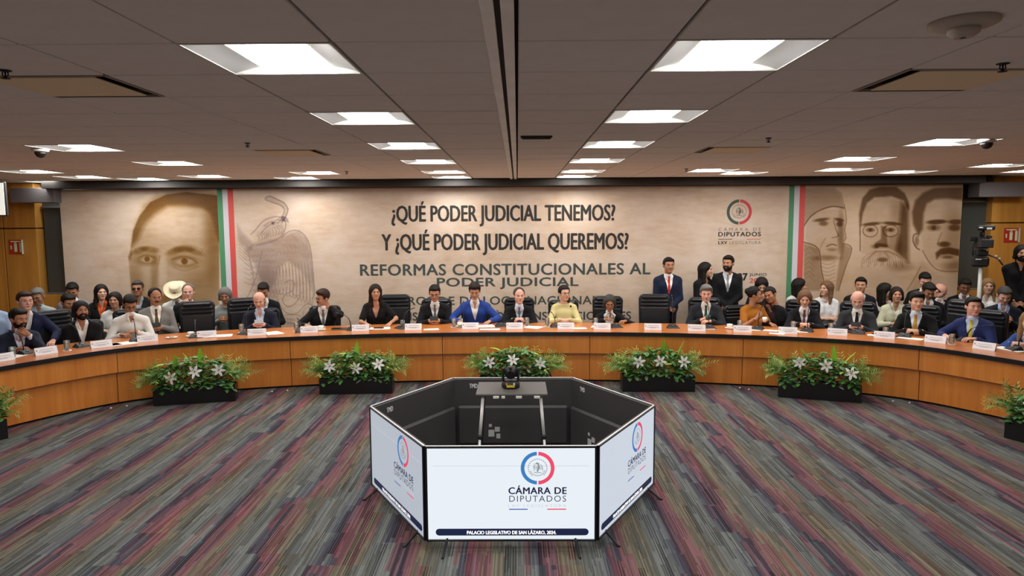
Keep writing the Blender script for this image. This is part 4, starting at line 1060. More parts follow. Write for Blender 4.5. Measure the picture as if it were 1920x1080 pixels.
def chair(X, Y, a, label, z=0.0, hz=1.0):
    o = chair0 if not used0[0] else copy_tree(chair0); used0[0] = True
    o.location = (X, Y, z); o.rotation_euler = (0,0,a); o.scale = (1,1,hz); o['label'] = label; return o
def visitor_chair(X, Y, a, who):
    global vch
    if 'vch' not in globals():
        vch = thing('visitor_chair', 'black visitor chair hidden under a spectator in the back row', 'chair', (0,0,0), 0, 'chairs hidden under the back row spectators')
        MB().box((0,0,.445), (.46,.44,.06), bev=.02).build('seat', M_matte, vch); MB().box((0,.235,.68), (.42,.03,.32), bev=.012).build('backrest', M_matte, vch)
        for sx in (-1,1):
            for sy_ in (-1,1): MB().tube([(sx*.21,sy_*.2,.43),(sx*.22,sy_*.22,.0)], .012, 8).build('leg', M_chrome, vch)
        o = vch
    else: o = copy_tree(vch)
    o.location = (X, Y, 0); o.rotation_euler = (0,0,a); o['label'] = 'black visitor chair under the '+' '.join(who.replace(',', '').split()[:10])

# ------------------------------------------------------------------ people at the desk
_ss = np.linspace(S0, S1, 1500)
def on_curve(px, d, z=1.2):
    best = min(_ss, key=lambda s: abs(proj_x((*C_(s, d)[0], z))-px)); p, n = C_(best, d); return p, n, best
def head_z(px, py, Y): return at_y(px, py, Y)[2]
SEATS = {}
def sit(key, px, py, label, d=1.08, who=None, a=None, ch=.95, chlabel=None, **k):
    p, n, s = on_curve(px, d); a = heading(n) if a is None else a
    h = at_y(px, py, p[1]); t = person(label, h[0], p[1], h[2], a, **k); SEATS[key] = t
    if ch:
        l = t.location; chair(l[0]+(-sin(a))*.05, l[1]+cos(a)*.05, a, chlabel or 'black leather chair under %s' % (who or label), hz=ch)
    return t
R = radians
sit('L1', 35, 598, 'dark-haired bearded man in navy suit, chin on fist, at the left end', who='the man resting his chin on a fist', d=1.0, a=.95, hy=R(72), hp=.12, sk='tan', hair='short', c='1c2233', shirt='d5d2e2', beard='beard', Rr='chin', L='desk', lean=.20)
sit('L2', 47, 565, 'brown-haired man in navy suit sitting tall behind the chin-resting man', who='the tall-sitting man in navy', d=1.45, a=.75, hy=R(55), sk='pink', hair='short', hc='brown', c='1d2440', shirt='e8e8ea', L='lap', Rr='desk_wide', lean=.06, dz=.80, ch=0.84)
sit('L3', 152, 582, 'man with swept-back long dark hair and beard, black jacket over open white shirt', who='the long-haired bearded man', d=1.05, a=.55, hy=R(48), sk='tan', hair='bob', c='131316', beard='beard', L='crossed', Rr='crossed', lean=.12, shirt='e4e4e2', ch=0.84)
sit('L4', 244, 570, 'man in white guayabera shirt with glasses bending over the desk', who='the man in the white shirt', a=.5, hy=R(38), hp=.55, sk='tan', top='shirt', c='e2e2dd', glasses=1, L='desk', Rr='clasp', lean=.26, heavy=.03, ch=0.92)
sit('L5', 291, 557, 'man with moustache, grey jacket, white shirt and brown tie, holding a phone', who='the man in the grey jacket with moustache', d=1.35, a=.55, hy=R(42), hp=.15, sk='tan', hair='recede', c='7f7c78', shirt='ece6dc', tie='5a4634', beard='stache', Rr='lapphone', L='lap', lean=.08, heavy=.02, legs='66625f', vneck=.36, ch=0.84)
sit('L6', 486, 563, 'bald man in dark navy jacket and light blue shirt looking down at a phone', who='the bald man in navy', hp=.35, hy=R(12), sk='pink', hair='bald', hc='grey', c='1e2231', shirt='c5d2e8', L='phone', Rr='phone', lean=.22, heavy=.02, ch=0.84)
sit('L7', 605, 559, 'man with glasses, black suit and grey tie leaning his ear on his hand', who='the man leaning on his hand', hy=R(-42), hp=.12, hr=.12, sk='mid', hair='full', hc='brown', c='121316', tie='6a6f78', glasses=1, beard='stache', bc='brown', Rr='ear', L='desk_wide', lean=.12, ch=0.86)
sit('L8', 704, 548, 'woman with long brown hair in a black V-neck dress', who='the woman in the black V-neck dress', ch=False, sex='f', sk='mid', hair='longer', hc='dbrown', top='v', c='131214', sleeve='short', hy=R(18), L='desk', Rr='desk_wide', lean=.10)
chair(*(lambda p: (p[0][0], p[0][1]))(on_curve(739, 1.25)), .15, 'black leather chair turned sideways beside the woman in the black dress')
sit('C1', 815, 550, 'man with glasses in black suit and grey tie typing on a phone', who='the man typing on a phone in the middle', hp=.30, sk='mid', c='131417', tie='6c7077', glasses=1, L='phone', Rr='phone', lean=.15, ch=0.93)
sit('C2', 890, 546, 'man in bright blue suit and open white shirt reading papers', who='the man in the bright blue suit', hp=.38, sk='mid', hair='full', hc='dbrown', c='27438f', shirt='ebe8e2', L='desk_wide', Rr='desk_wide', lean=.16, ch=0.86)
sit('C3', 973.5, 555, 'older balding man in black suit and light blue tie, hands folded', who='the older man with a blue tie', hy=R(10), sk='pink', hair='recede', hc='greyblack', c='141518', shirt='d9dde6', tie='6d82ad', L='clasp', Rr='clasp', lean=.18, ch=0.93)
sit('C4', 1058, 550, 'woman with glasses and dark ponytail in a pale yellow blouse', who='the woman in the yellow blouse', sex='f', hy=R(22), sk='light', hair='ponytail', top='round', c='cfc48c', glasses=1, L='clasp', Rr='clasp', lean=.12, heavy=.03, ch=0.9)
sit('C5', 1143, 568, 'grey-haired woman with glasses in black jacket with white lapels, writing', who='the woman writing in a black and white jacket', sex='f', hp=.30, sk='tan', hair='bob', hc='greyblack', c='111113', shirt='e9e9e6', glasses=1, L='pen', Rr='desk_wide', lean=.18, vw=.10)
sit('R1', 1324, 551, 'elderly grey-haired man in dark suit and green tie holding a cup', who='the elderly man with the green tie', hp=.1, sk='pink', hair='full', hc='grey', c='22262c', tie='2f4a3c', beard='stache', bc='white', L='hold', Rr='clasp', lean=.14, heavy=.03)
sit('R2', 1415, 553, 'woman in an orange-brown embroidered blouse turned in profile to the right', who='the woman in the orange-brown blouse', sex='f', a=R(15), hy=R(72), sk='tan', hair='bun', top='round', c='a2641f', sleeve='short', L='mouth', Rr='hold', lean=.10, heavy=.05, ch=0.86)
sit('R3', 1444, 553, 'dark-haired woman in black jacket leaning left to whisper', who='the whispering woman in black', ch=False, d=1.25, a=R(-30), hy=R(-50), hr=-.3, hp=.2, sex='f', sk='tan', hair='pulled', c='101013', shirt='3a2426', side=-.20, lean=.10, L='desk', Rr='lap')
sit('R4', 1509, 560, 'woman with light brown bob, black jacket, white collar and patterned scarf', who='the woman with the patterned scarf', sex='f', hp=.28, sk='light', hair='bob', hc='lbrown', c='15151a', shirt='e8e6e2', tie='7a4a63', L='clasp', Rr='clasp', lean=.14)
sit('R5', 1608, 562, 'bald man with white beard, grey suit and black tie looking at a phone', who='the bald man with the white beard', hp=.42, sk='pink', hair='bald', hc='white', c='2f3134', tie='15161c', beard='beard+stache', bc='white', L='phone', Rr='phone', lean=.16, heavy=.02)
sit('R6', 1719, 566, 'dark-haired man in black suit and ochre tie with clasped hands', who='the man with the ochre tie', hy=R(-15), sk='light', hair='full', hc='black', c='121214', shirt='c9d6e6', tie='b98a2c', L='clasp', Rr='clasp', lean=.16, heavy=.04)
sit('R7', 1825, 575, 'man in royal blue suit and yellow tie at the right end', who='the man in the royal blue suit', hy=R(-12), sk='pink', hair='short', c='27315f', shirt='b9c8e2', tie='cfc04a', L='desk_wide', Rr='desk', lean=.16, heavy=.03)
sit('R8', 1930, 603, 'blonde woman in blue jacket cut off by the right picture edge', who='the woman at the right picture edge', sex='f', hy=R(-40), sk='light', hair='long', hc='blond', c='2c4a86', shirt='e8e8e8', L='clasp', Rr='clasp', lean=.14, d=1.0)
sit('L0', -22, 560, 'person in pale blue shirt cut off by the left picture edge', who='the person at the left picture edge', hy=R(60), sk='mid', top='shirt', c='9db4d6', L='lap', Rr='lap', lean=.05, d=1.35)
for key, px, lb in (('ch1', 368, 'empty black leather chair between the grey jacket man and the bald man'), ('ch2', 1230, 'empty black leather chair in front of the standing man with a red tie')):
    p, n, s = on_curve(px, 1.15); chair(p[0], p[1], heading(n), lb)
for px, d, tw, lb in ((112, 1.2, .1, 'black leather chair between the navy-suited men and the long-haired man'), (463, 1.35, .25, 'black leather chair between the grey knit woman and the bald man'), (1790, 1.9, -.3, 'black leather chair back behind the man in royal blue')):
    p, n, s = on_curve(px, d); chair(p[0], p[1], heading(n)+tw, lb)

# ------------------------------------------------------------------ people behind
def bk(px, py, Y, label, stand=False, **k):
    h = at_y(px, py, Y); k.setdefault('a', -h[0]*.05); k.setdefault('lean', .06); k.setdefault('L', 'lap' if not stand else 'front'); k.setdefault('Rr', 'lap' if not stand else 'front')
    t = person(label, h[0], Y, h[2], stand=stand, **k)
    if not stand: l = t.location; visitor_chair(l[0], l[1], k['a'], label)
    return t
bk(70, 556, 10.6, 'grey-haired man with glasses in a pale checked shirt, back row left corner', top='shirt', c='9aa3a8', hair='short', hc='grey', glasses=1, sk='tan', hy=R(15), hp=.3)
bk(136, 545, 11.3, 'dark-haired man in light grey jacket looking down by the banner edge', c='85858c', hp=.45, sk='tan', shirt='e6e3e0', lean=.14)
bk(128, 567, 10.45, 'man in dark jacket half hidden behind the long-haired bearded man', c='16181f', sk='tan', hy=R(60), hp=.3, shirt='e6e6e6')
bk(190, 548, 11.0, 'woman with long black hair, black blazer and orange blouse', sex='f', hair='long', sk='light', c='151518', shirt='cf5a2a', hy=R(42), L='folder', Rr='folder')
bk(215, 563, 10.6, 'smiling dark-haired woman in a white top beside the orange blouse', sex='f', hair='bob', sk='mid', top='round', c='dcdcd8', hy=R(15))
bk(258, 541, 11.35, 'grey-haired man in sunglasses and dark suit in front of the printed portrait', hair='short', hc='greyblack', sk='tan', c='191b20', glasses='sun', shirt='aab0b8')
bk(330, 547, 11.35, 'person in white shirt with face hidden under a cream cowboy hat', top='shirt', c='dfe0dc', hp=.75, hy=R(12), sk='dark', hat=1, hair=None, lean=.14)
bk(353, 548, 10.95, 'elderly grey-haired man in dark suit with his hand on his chin', hair='recede', hc='grey', sk='pink', c='17191e', hy=R(22), Rr='chin')
bk(422, 554, 10.95, 'grey-haired woman in grey knit sweater looking down', sex='f', hair='bob', hc='grey', sk='tan', top='round', c='8e9392', hp=.3, L='lapphone', Rr='lapphone')
bk(494, 545, 11.3, 'dark-haired man in black suit looking down behind the bald man', sk='tan', c='14161c', hp=.5, lean=.12)
bk(1254, 498, 11.35, 'standing man in navy suit and red tie with folded hands', stand=True, sk='tan', c='1b2238', tie='c8321f', a=R(5), shirt='ecebea', legs='171c2d')
bk(1324, 506, 11.45, 'standing woman with long dark hair in black looking right', stand=True, sex='f', hair='longer', sk='light', c='131316', a=R(30), hy=R(62), shirt=None, vneck=.12, legs='131316')
bk(1365, 494, 11.35, 'standing bearded man in black suit and grey tie looking left', stand=True, sk='tan', c='101114', tie='8b8f98', beard='beard', hy=R(-38), shirt='e6e6e8', legs='101114')
bk(1428, 535, 11.1, 'dark-haired woman in black bending over the orange-brown blouse', sex='f', hair='bob', sk='light', c='141419', shirt=None, vneck=.1, hp=.5, lean=.2)
bk(1500, 536, 11.4, 'woman with dark hair in white lace top in profile before the flag stripe', sex='f', hair='long', sk='mid', top='round', c='d5d3cc', hy=R(70), a=R(15))
bk(1549, 541, 11.3, 'woman with long dark blond hair and white T-shirt, arms crossed, looking left', sex='f', hair='long', hc='lbrown', sk='light', top='round', c='e4e4e6', sleeve='short', hy=R(-62), L='crossed', Rr='crossed')
bk(1614, 535, 11.4, 'dark-haired man in black suit behind the bald bearded man', sk='mid', c='131419', hy=R(-30), shirt='b8c2d2')
bk(1661, 545, 11.35, 'woman in white with long black hair hiding her face', sex='f', hair='longer', sk='light', top='round', c='dcc8c8', hy=R(55))
bk(1681, 553, 10.95, 'dark-haired woman in a pale green patterned jacket', sex='f', hair='bob', hc='dbrown', sk='mid', c='c3c3a8', shirt='d8d8c8', vneck=.2, hp=-.05)
bk(1734, 526, 11.45, 'man bending down at the back under the printed moustached portrait', sk='pink', c='14151b', hp=.4, lean=.2)
bk(1741, 546, 10.85, 'dark-haired man with a lapel pin looking down between black and blue suits', sk='tan', c='13141a', hp=.5, hy=R(-8), lean=.16, shirt='e2e2e4')
bk(1762, 546, 11.35, 'bald man in black bent forward behind the others on the right', hair='bald', sk='pink', c='14151c', hp=.7, hy=R(40), lean=.2)
bk(1809, 537, 11.4, 'man in black jacket and open white shirt beside the banner end', sk='dark', c='121215', hp=.35, shirt='e6e6e8')
bk(1852, 537, 11.2, 'blonde woman in white blouse under the video camera', sex='f', hair='long', hc='blond', sk='light', top='shirt', c='e2e2e0')
bk(1883, 554, 10.4, 'man in dark navy suit and pale blue shirt looking at his phone', sk='pink', hair='short', hc='greyblack', c='191d2b', shirt='aebede', hp=.5, L='lapphone', Rr='lapphone', lean=.12)
bk(1916, 475, 10.9, 'tall standing long-haired bearded man in black at the right edge', stand=True, hair='bob', sk='mid', c='0f1012', shirt='141416', beard='beard', hy=R(-20))
# ------------------------------------------------------------------ things on the desk
WHO = {'L1':'the man resting his chin','L2':'the tall-sitting navy-suited man','L3':'the long-haired bearded man','L4':'the man in the white shirt','ch1':'the empty chair on the left','L6':'the bald man in navy','L7':'the man leaning on his hand','L8':'the woman in the black dress','C1':'the man typing on a phone','C2':'the bright blue suit','C3':'the older man with a blue tie','C4':'the woman in yellow','C5':'the woman writing','ch2':'the empty chair by the standing man','R1':'the elderly man with a green tie','R2':'the orange-brown blouse','R4':'the woman with the scarf','R5':'the white-bearded man','R6':'the man with an ochre tie','R7':'the royal blue suit','R8':'the blonde woman at the right edge'}
def desk_rot(p): s = min(_ss, key=lambda s: np.hypot(*(C_(s, .3)[0]-p[:2]))); return heading(C_(s, .3)[1])
ZD = .7505
plate = {}
for (px, py), k, w in (((4,677),'L0',.24),((86,664),'L1',.24),((190,651),'L3',.27),((277,640),'L4',.25),((388,632),'ch1',.25),((482,628),'L6',.24),((580,623),'L7',.24),((676,620),'L8',.24),((775,618),'C1',.24),((882,616),'C2',.24),((965,616),'C3',.25),((1061,616),'C4',.24),((1129,617),'C5',.25),((1224,618),'ch2',.24),((1306,620),'R1',.25),((1392,622),'R2',.25),((1477,625),'R4',.24),((1570,628),'R5',.24),((1658,634),'R6',.25),((1754,642),'R7',.25),((1846,655),'R8',.25)):
    p = at_z(px, py, ZD); r = desk_rot(p); nm = WHO.get(k, 'the left picture edge')
    o = thing('name_card', 'white folded name card in front of '+nm, 'name card', (p[0], p[1], ZD), r, 'white name cards along the desk')
    if 'm' not in plate:
        m = MB(); m.add([(-.125,-.035,0),(.125,-.035,0),(.125,0,.092),(-.125,0,.092),(.125,.035,0),(-.125,.035,0),(-.125,-.031,0),(.125,-.031,0),(.125,0,.087),(-.125,0,.087),(.125,.031,0),(-.125,.031,0)],
              [(0,1,2,3),(3,2,4,5),(6,9,8,7),(9,11,10,8),(0,3,9,6),(3,5,11,9),(1,7,8,2),(2,8,10,4)]); plate['m'] = m.mesh('card', M_plate)
        l = MB()
        for z, a, b in ((.062,-.07,.08),(.040,-.09,.09),(.030,-.05,.05)): l.box(((a+b)/2, -.035+.035*z/.092-.0012, z), (b-a,.001,.005), Matrix.Rotation(-.36, 3, 'X'))
        l.box((-.105,-.0145,.058), (.016,.001,.02), Matrix.Rotation(-.36, 3, 'X')); plate['l'] = l.mesh('faint_print', mat('faint_print_grey','a8a2ac',.6))
    link('faint_print', plate['l'], link('card', plate['m'], o))
mk = {}
def mic(px, py, k, yaw=0.0, up=1.0):
    p = at_z(px, py, ZD); r = desk_rot(p)
    t = thing('microphone', 'black gooseneck microphone in front of '+WHO[k], 'microphone', (p[0], p[1]+.06, ZD), r+yaw, 'gooseneck microphones on the desk')
    if 'b' not in mk:
        b = MB(); b.add([(-.10,-.075,0),(.10,-.075,0),(.085,.075,0),(-.085,.075,0),(-.075,-.055,.022),(.075,-.055,.022),(.05,.05,.052),(-.05,.05,.052)], [(0,1,5,4),(1,2,6,5),(2,3,7,6),(3,0,4,7),(4,5,6,7),(0,3,2,1)])
        mk['b'] = b.mesh('base', M_matte)
        mk['k'] = MB().box((0,-.02,.040), (.03,.02,.006), Matrix.Rotation(.28,3,'X')).mesh('talk_button', mat('button_grey','6d6f72',.4))
        mk['n'] = MB().tube([(0,.03,.045),(0,.035,.20),(0,.055,.30),(0,.10,.37),(0,.15,.40)], .0055, 8).mesh('gooseneck', M_matte)
        mk['h'] = MB().tube([(0,.14,.397),(0,.18,.41),(0,.20,.415)], [.009,.011,.008], 10).mesh('capsule', M_matte)
    b_ = link('base', mk['b'], t); link('talk_button', mk['k'], b_); n = link('gooseneck', mk['n'], t); link('capsule', mk['h'], n); n.scale = (1, .9/up, up)
for a in ((43,665,'L1',.3,.7),(148,652,'L3',.2,.7),(251,641,'L4',0,.7),(363,634,'ch1',0,.5),(457,628,'L6',-.5,.95),(563,624,'L7',.2,.35),(661,620,'L8',1.1,.6),(751,617,'C1',-.9,.7),(868,614,'C2',0,.9),(939,613,'C3',.2,.5),(1043,614,'C4',.2,.45),(1156,615,'C5',.3,.5),(1263,616,'ch2',.1,1.15),(1332,617,'R1',.2,.9),(1423,619,'R2',-.4,.8),(1516,623,'R4',-.3,1.0),(1612,627,'R5',0,.6),(1699,633,'R6',0,.8),(1810,640,'R7',-1.2,.55),(1908,658,'R8',-.6,.6)): mic(*a)
gl = {}
def glass(px, py, who):
    p = at_z(px, py, ZD); t = thing('drinking_glass', 'clear straight drinking glass %s' % who, 'glass', (p[0], p[1], ZD), 0, 'water glasses on the desk')
    if 'g' not in gl:
        gl['g'] = MB().lathe([(.0,.004),(.029,.004),(.034,.128),(.036,.128),(.032,.0),(0,0)][::-1], n=18).mesh('tumbler', M_glass)
        gl['w'] = MB().lathe([(0,.006),(.0285,.006),(.031,.06),(0,.06)], n=18).mesh('water', mat('water','dfe8ea',.02,alpha=.95))
        gl['c'] = MB().lathe([(0,-.0005),(.05,-.0005),(.05,.002),(0,.002)], n=18).mesh('coaster', M_paper)
    link('tumbler', gl['g'], t); link('water', gl['w'], t); link('paper_coaster', gl['c'], t)
for x, y, wq in ((24,670,'at the left end near the chin-resting man'),(126,657,'beside the long-haired bearded man'),(453,624,'beside the bald man in navy'),(556,621,'by the man leaning on his hand'),(755,616,'between the black dress and the man typing'),(851,613,'left of the bright blue suit'),(988,611,'before the older man with a blue tie'),(1026,612,'left of the woman in yellow'),(1117,612,'by the woman writing'),(1387,617,'before the orange-brown blouse'),(1487,619,'by the woman with the scarf'),(1558,623,'left of the white-bearded man'),(1660,631,'left of the man with an ochre tie'),(1784,645,'left of the royal blue suit')): glass(x, y, wq)
M_china = mat('white_china', 'f2f0ea', .15)
for x, y, wq in ((602,619,'right of the leaning man'),(862,613,'left of the bright blue suit'),(1368,616,'between the green tie and the orange-brown blouse'),(358,631,'before the empty left chair')):
    p = at_z(x, y, ZD); t = thing('coffee_cup', 'white china cup on a saucer '+wq, 'cup', (p[0], p[1], ZD), 0, 'white cups on the desk')
    MB().lathe([(0,0),(.05,0),(.075,.012),(.073,.015),(.045,.006),(0,.006)], n=22).build('saucer', M_china, t)
    c = MB(); c.lathe([(.0,.008),(.025,.008),(.038,.03),(.042,.068),(.039,.068),(.034,.03),(0,.02)], n=20); c.tube([(.040,0,.055),(.062,0,.05),(.060,0,.028),(.036,0,.024)], .004, 6); c.build('cup', M_china, t)
p = at_z(322, 634, ZD); t = thing('snack_plate', 'small white plate with a biscuit before the grey jacket man', 'plate', (p[0], p[1], ZD)); MB().lathe([(0,0),(.05,0),(.08,.014),(.078,.017),(.045,.006),(0,.006)], n=22).build('plate', M_china, t); MB().ball((0,0,.018), (.035,.03,.012)).build('biscuit', mat('biscuit','c9a878',.8), t)
def paper(px, py, w, d, ang, label, m=None, nsheet=3):
    p = at_z(px, py, ZD); t = MB()
    for i in range(nsheet): t.box((.004*i, .003*i, .001+.0018*i), (w, d, .0015), Matrix.Rotation(.05*i, 3, 'Z'))
    o = t.build('paper_stack' if nsheet > 1 else 'paper_sheet', m or M_paper); o.location = (p[0], p[1], ZD+.0002); o.rotation_euler = (0,0,desk_rot(p)+ang); tag(o, label, 'paper', 'papers on the desk')
for a in ((228,645,.32,.24,.2,'loose white papers before the man in the white shirt'),(200,648,.30,.21,.0,'papers behind the wide name card on the left'),(412,630,.32,.20,-.1,'papers before the empty left chair'),(512,625,.22,.28,.4,'papers right of the bald man in navy'),(712,616,.30,.20,.0,'papers before the woman in the black dress'),(808,618,.22,.12,.1,'small white sheet under the phone of the typing man'),
          (905,612,.34,.24,.1,'open papers under the bright blue suit'),(918,618,.30,.12,0,'papers beside the bright blue suit name card'),(1000,614,.26,.22,-.5,'papers before the older man with a blue tie'),(1086,616,.20,.14,.1,'papers right of the woman in yellow'),(1125,613,.26,.20,-.2,'sheet the woman is writing on'),(1326,616,.20,.14,.1,'papers under the elderly man with a green tie'),
          (1407,618,.26,.18,0,'papers before the orange-brown blouse'),(1443,620,.22,.12,-.3,'paper under the whispering woman'),(1456,626,.20,.10,-.2,'white slip left of the scarf woman name card'),(1497,622,.22,.14,.2,'papers before the woman with the scarf'),(1706,635,.30,.14,-.1,'papers before the man with an ochre tie'),(1895,655,.34,.22,-.2,'papers before the blonde woman at the right edge'),(1640,629,.18,.12,.1,'small papers right of the white-bearded man'),(30,668,.22,.16,.5,'papers before the chin-resting man')): paper(*a)
p = at_z(1596, 622, ZD); o = MB().box((0,0,.011), (.36,.24,.02), bev=.004).build('black_folder', M_matte); o.location = (p[0], p[1], ZD); o.rotation_euler = (0,0,desk_rot(p)); tag(o, 'closed black folder before the white-bearded man', 'folder')
p = at_z(638, 617, ZD); o = MB().box((0,0,.006), (.26,.18,.01), bev=.003).build('tablet', M_black); o.location = (p[0], p[1], ZD); o.rotation_euler = (0,0,desk_rot(p)); tag(o, 'dark tablet lying right of the leaning man', 'tablet')
p = at_z(710, 615, ZD+.01); o = MB().box((0,0,.006), (.15,.07,.01), bev=.003).build('mobile_phone', M_black); o.location = (p[0], p[1], ZD+.008); tag(o, 'dark phone lying on papers before the woman in black', 'phone')
p = at_z(1640, 626, ZD+.01); o = MB().box((0,0,.006), (.07,.05,.012), bev=.003).build('card_holder', M_black); o.location = (p[0], p[1], ZD+.008); tag(o, 'small black case right of the black folder', 'case')
# held things
def held(key, name, label, cat, mb, m, off=(0,-.03,.03), rx=-.9, which='mid'):
    t = SEATS[key]; h = t['hands']; a = t.rotation_euler[2]
    q = [(h[0]+h[3])/2, (h[1]+h[4])/2, (h[2]+h[5])/2] if which == 'mid' else (h[:3] if which == 'L' else h[3:]); q = [q[i]+off[i] for i in range(3)]; rx = -.35 if rx == -.9 else rx
    o = mb.build(name, m); o.location = (t.location[0]+q[0]*cos(a)-q[1]*sin(a), t.location[1]+q[0]*sin(a)+q[1]*cos(a), q[2]); o.rotation_euler = (rx, 0, a); return tag(o, label, cat)
ph = lambda: MB().box((0,0,0), (.13,.008,.062), bev=.003)
held('C1','mobile_phone','black phone held by the man typing in the middle','phone', ph(), M_matte)
held('L6','mobile_phone','pale phone held by the bald man in navy','phone', ph(), mat('pale_phone','b8bcc4',.3))
held('R5','mobile_phone','black phone held by the white-bearded man','phone', ph(), M_matte)
held('L5','mobile_phone','dark phone held by the man in the grey jacket','phone', ph(), M_black, which='R')
held('C5','pen','pen held by the woman writing','pen', MB().tube([(0,0,-.04),(0,.03,.09)], .004, 8), M_plate, rx=.2, which='L', off=(0,0,.01))
held('C2','pen','white pen held by the man in bright blue','pen', MB().tube([(0,0,-.04),(0,.03,.09)], .004, 8), M_plate, rx=.2, which='L', off=(0,0,.01))
c = MB(); c.lathe([(.025,-.03),(.036,.04),(.033,.04),(.022,-.027)], n=18); c.tube([(.034,0,.025),(.055,0,.02),(.052,0,-.005),(.03,0,-.01)], .004, 6)
held('R2','coffee_cup','white cup held by the woman in orange-brown','cup', c, M_china, rx=0, which='R', off=(0,-.03,.02))
c = MB(); c.lathe([(0,-.05),(.036,-.05),(.040,.05),(.036,.05),(.0,-.045)], n=18)
held('R1','green_mug','dark green mug held by the elderly man','mug', c, mat('green_mug','23453a',.3), rx=0, which='L', off=(.02,-.03,.02))

# ------------------------------------------------------------------ flower boxes
def leaf(mb, base, d, L, w, up, droop=.4, n=5):
    b = Vector(base); d = Vector(d).normalized(); sd = d.cross(Vector((0,0,1))); sd = sd.normalized() if sd.length > .05 else Vector((1,0,0)); vs = []; p = b.copy(); dd = d.copy()
    for i in range(n+1):
        q = i/n; ww = w*sin(pi*(q*.92+.05))**.8*.5; nrm = dd.cross(sd)
        vs += [p-sd*ww, p+nrm*(-ww*.35), p+sd*ww]; dd = (dd+Vector((0,0,-droop/n))).normalized(); p = p+dd*(L/n)
    fs = []
    for i in range(n):
        for k in (0,1): fs.append((i*3+k, i*3+k+1, i*3+k+4, i*3+k+3))
    mb.add(vs, fs, True)
G1 = mat('fern_green','6f9648',.55,noise=.3,nscale=12); G2 = mat('rubber_leaf','4c7c3c',.4,noise=.3,nscale=10); G3 = mat('bright_leaf','94c038',.4,noise=.15,nscale=8); G4 = mat('yellow_frond','a8b45c',.6,noise=.25,nscale=12); GP = mat('pale_leaf','7d9478',.5,noise=.2)
M_petal = mat('lily_petal','f1f1ee',.5); M_pollen = mat('lily_pollen','b58a3a',.6); M_box = mat('planter_black','121214',.35)
def lily():
    m = MB()
    for k in range(6):
        a = 2*pi*k/6+.2; ln = .078 if k % 2 else .086
        d = Vector((cos(a), -.55, sin(a))); b = Vector((cos(a)*.008, 0, sin(a)*.008)); sd = Vector((-sin(a),0,cos(a))); vs = []; p = b.copy(); dd = d.normalized()
        for i in range(6):
            q = i/5; w = .034*sin(pi*(q*.88+.08))**.75*.5+.001; vs += [p-sd*w, p+Vector((0,.006*(1-q),0)), p+sd*w]; dd = (dd+Vector((cos(a)*.25,.26,sin(a)*.25))*.5).normalized(); p = p+dd*ln/5
        m.add(vs, [(i*3+k2, i*3+k2+1, i*3+k2+4, i*3+k2+3) for i in range(5) for k2 in (0,1)], True)
    m.cur = 1
    for k in range(6): a = 2*pi*k/6; m.tube([(0,0,0),(.012*cos(a),-.045,.012*sin(a))], .0015, 4); m.ball((.013*cos(a),-.048,.013*sin(a)), .003, 6, 4)
    return m.mesh('lily', [M_petal, M_pollen])
LILY = lily(); LEAF = {}
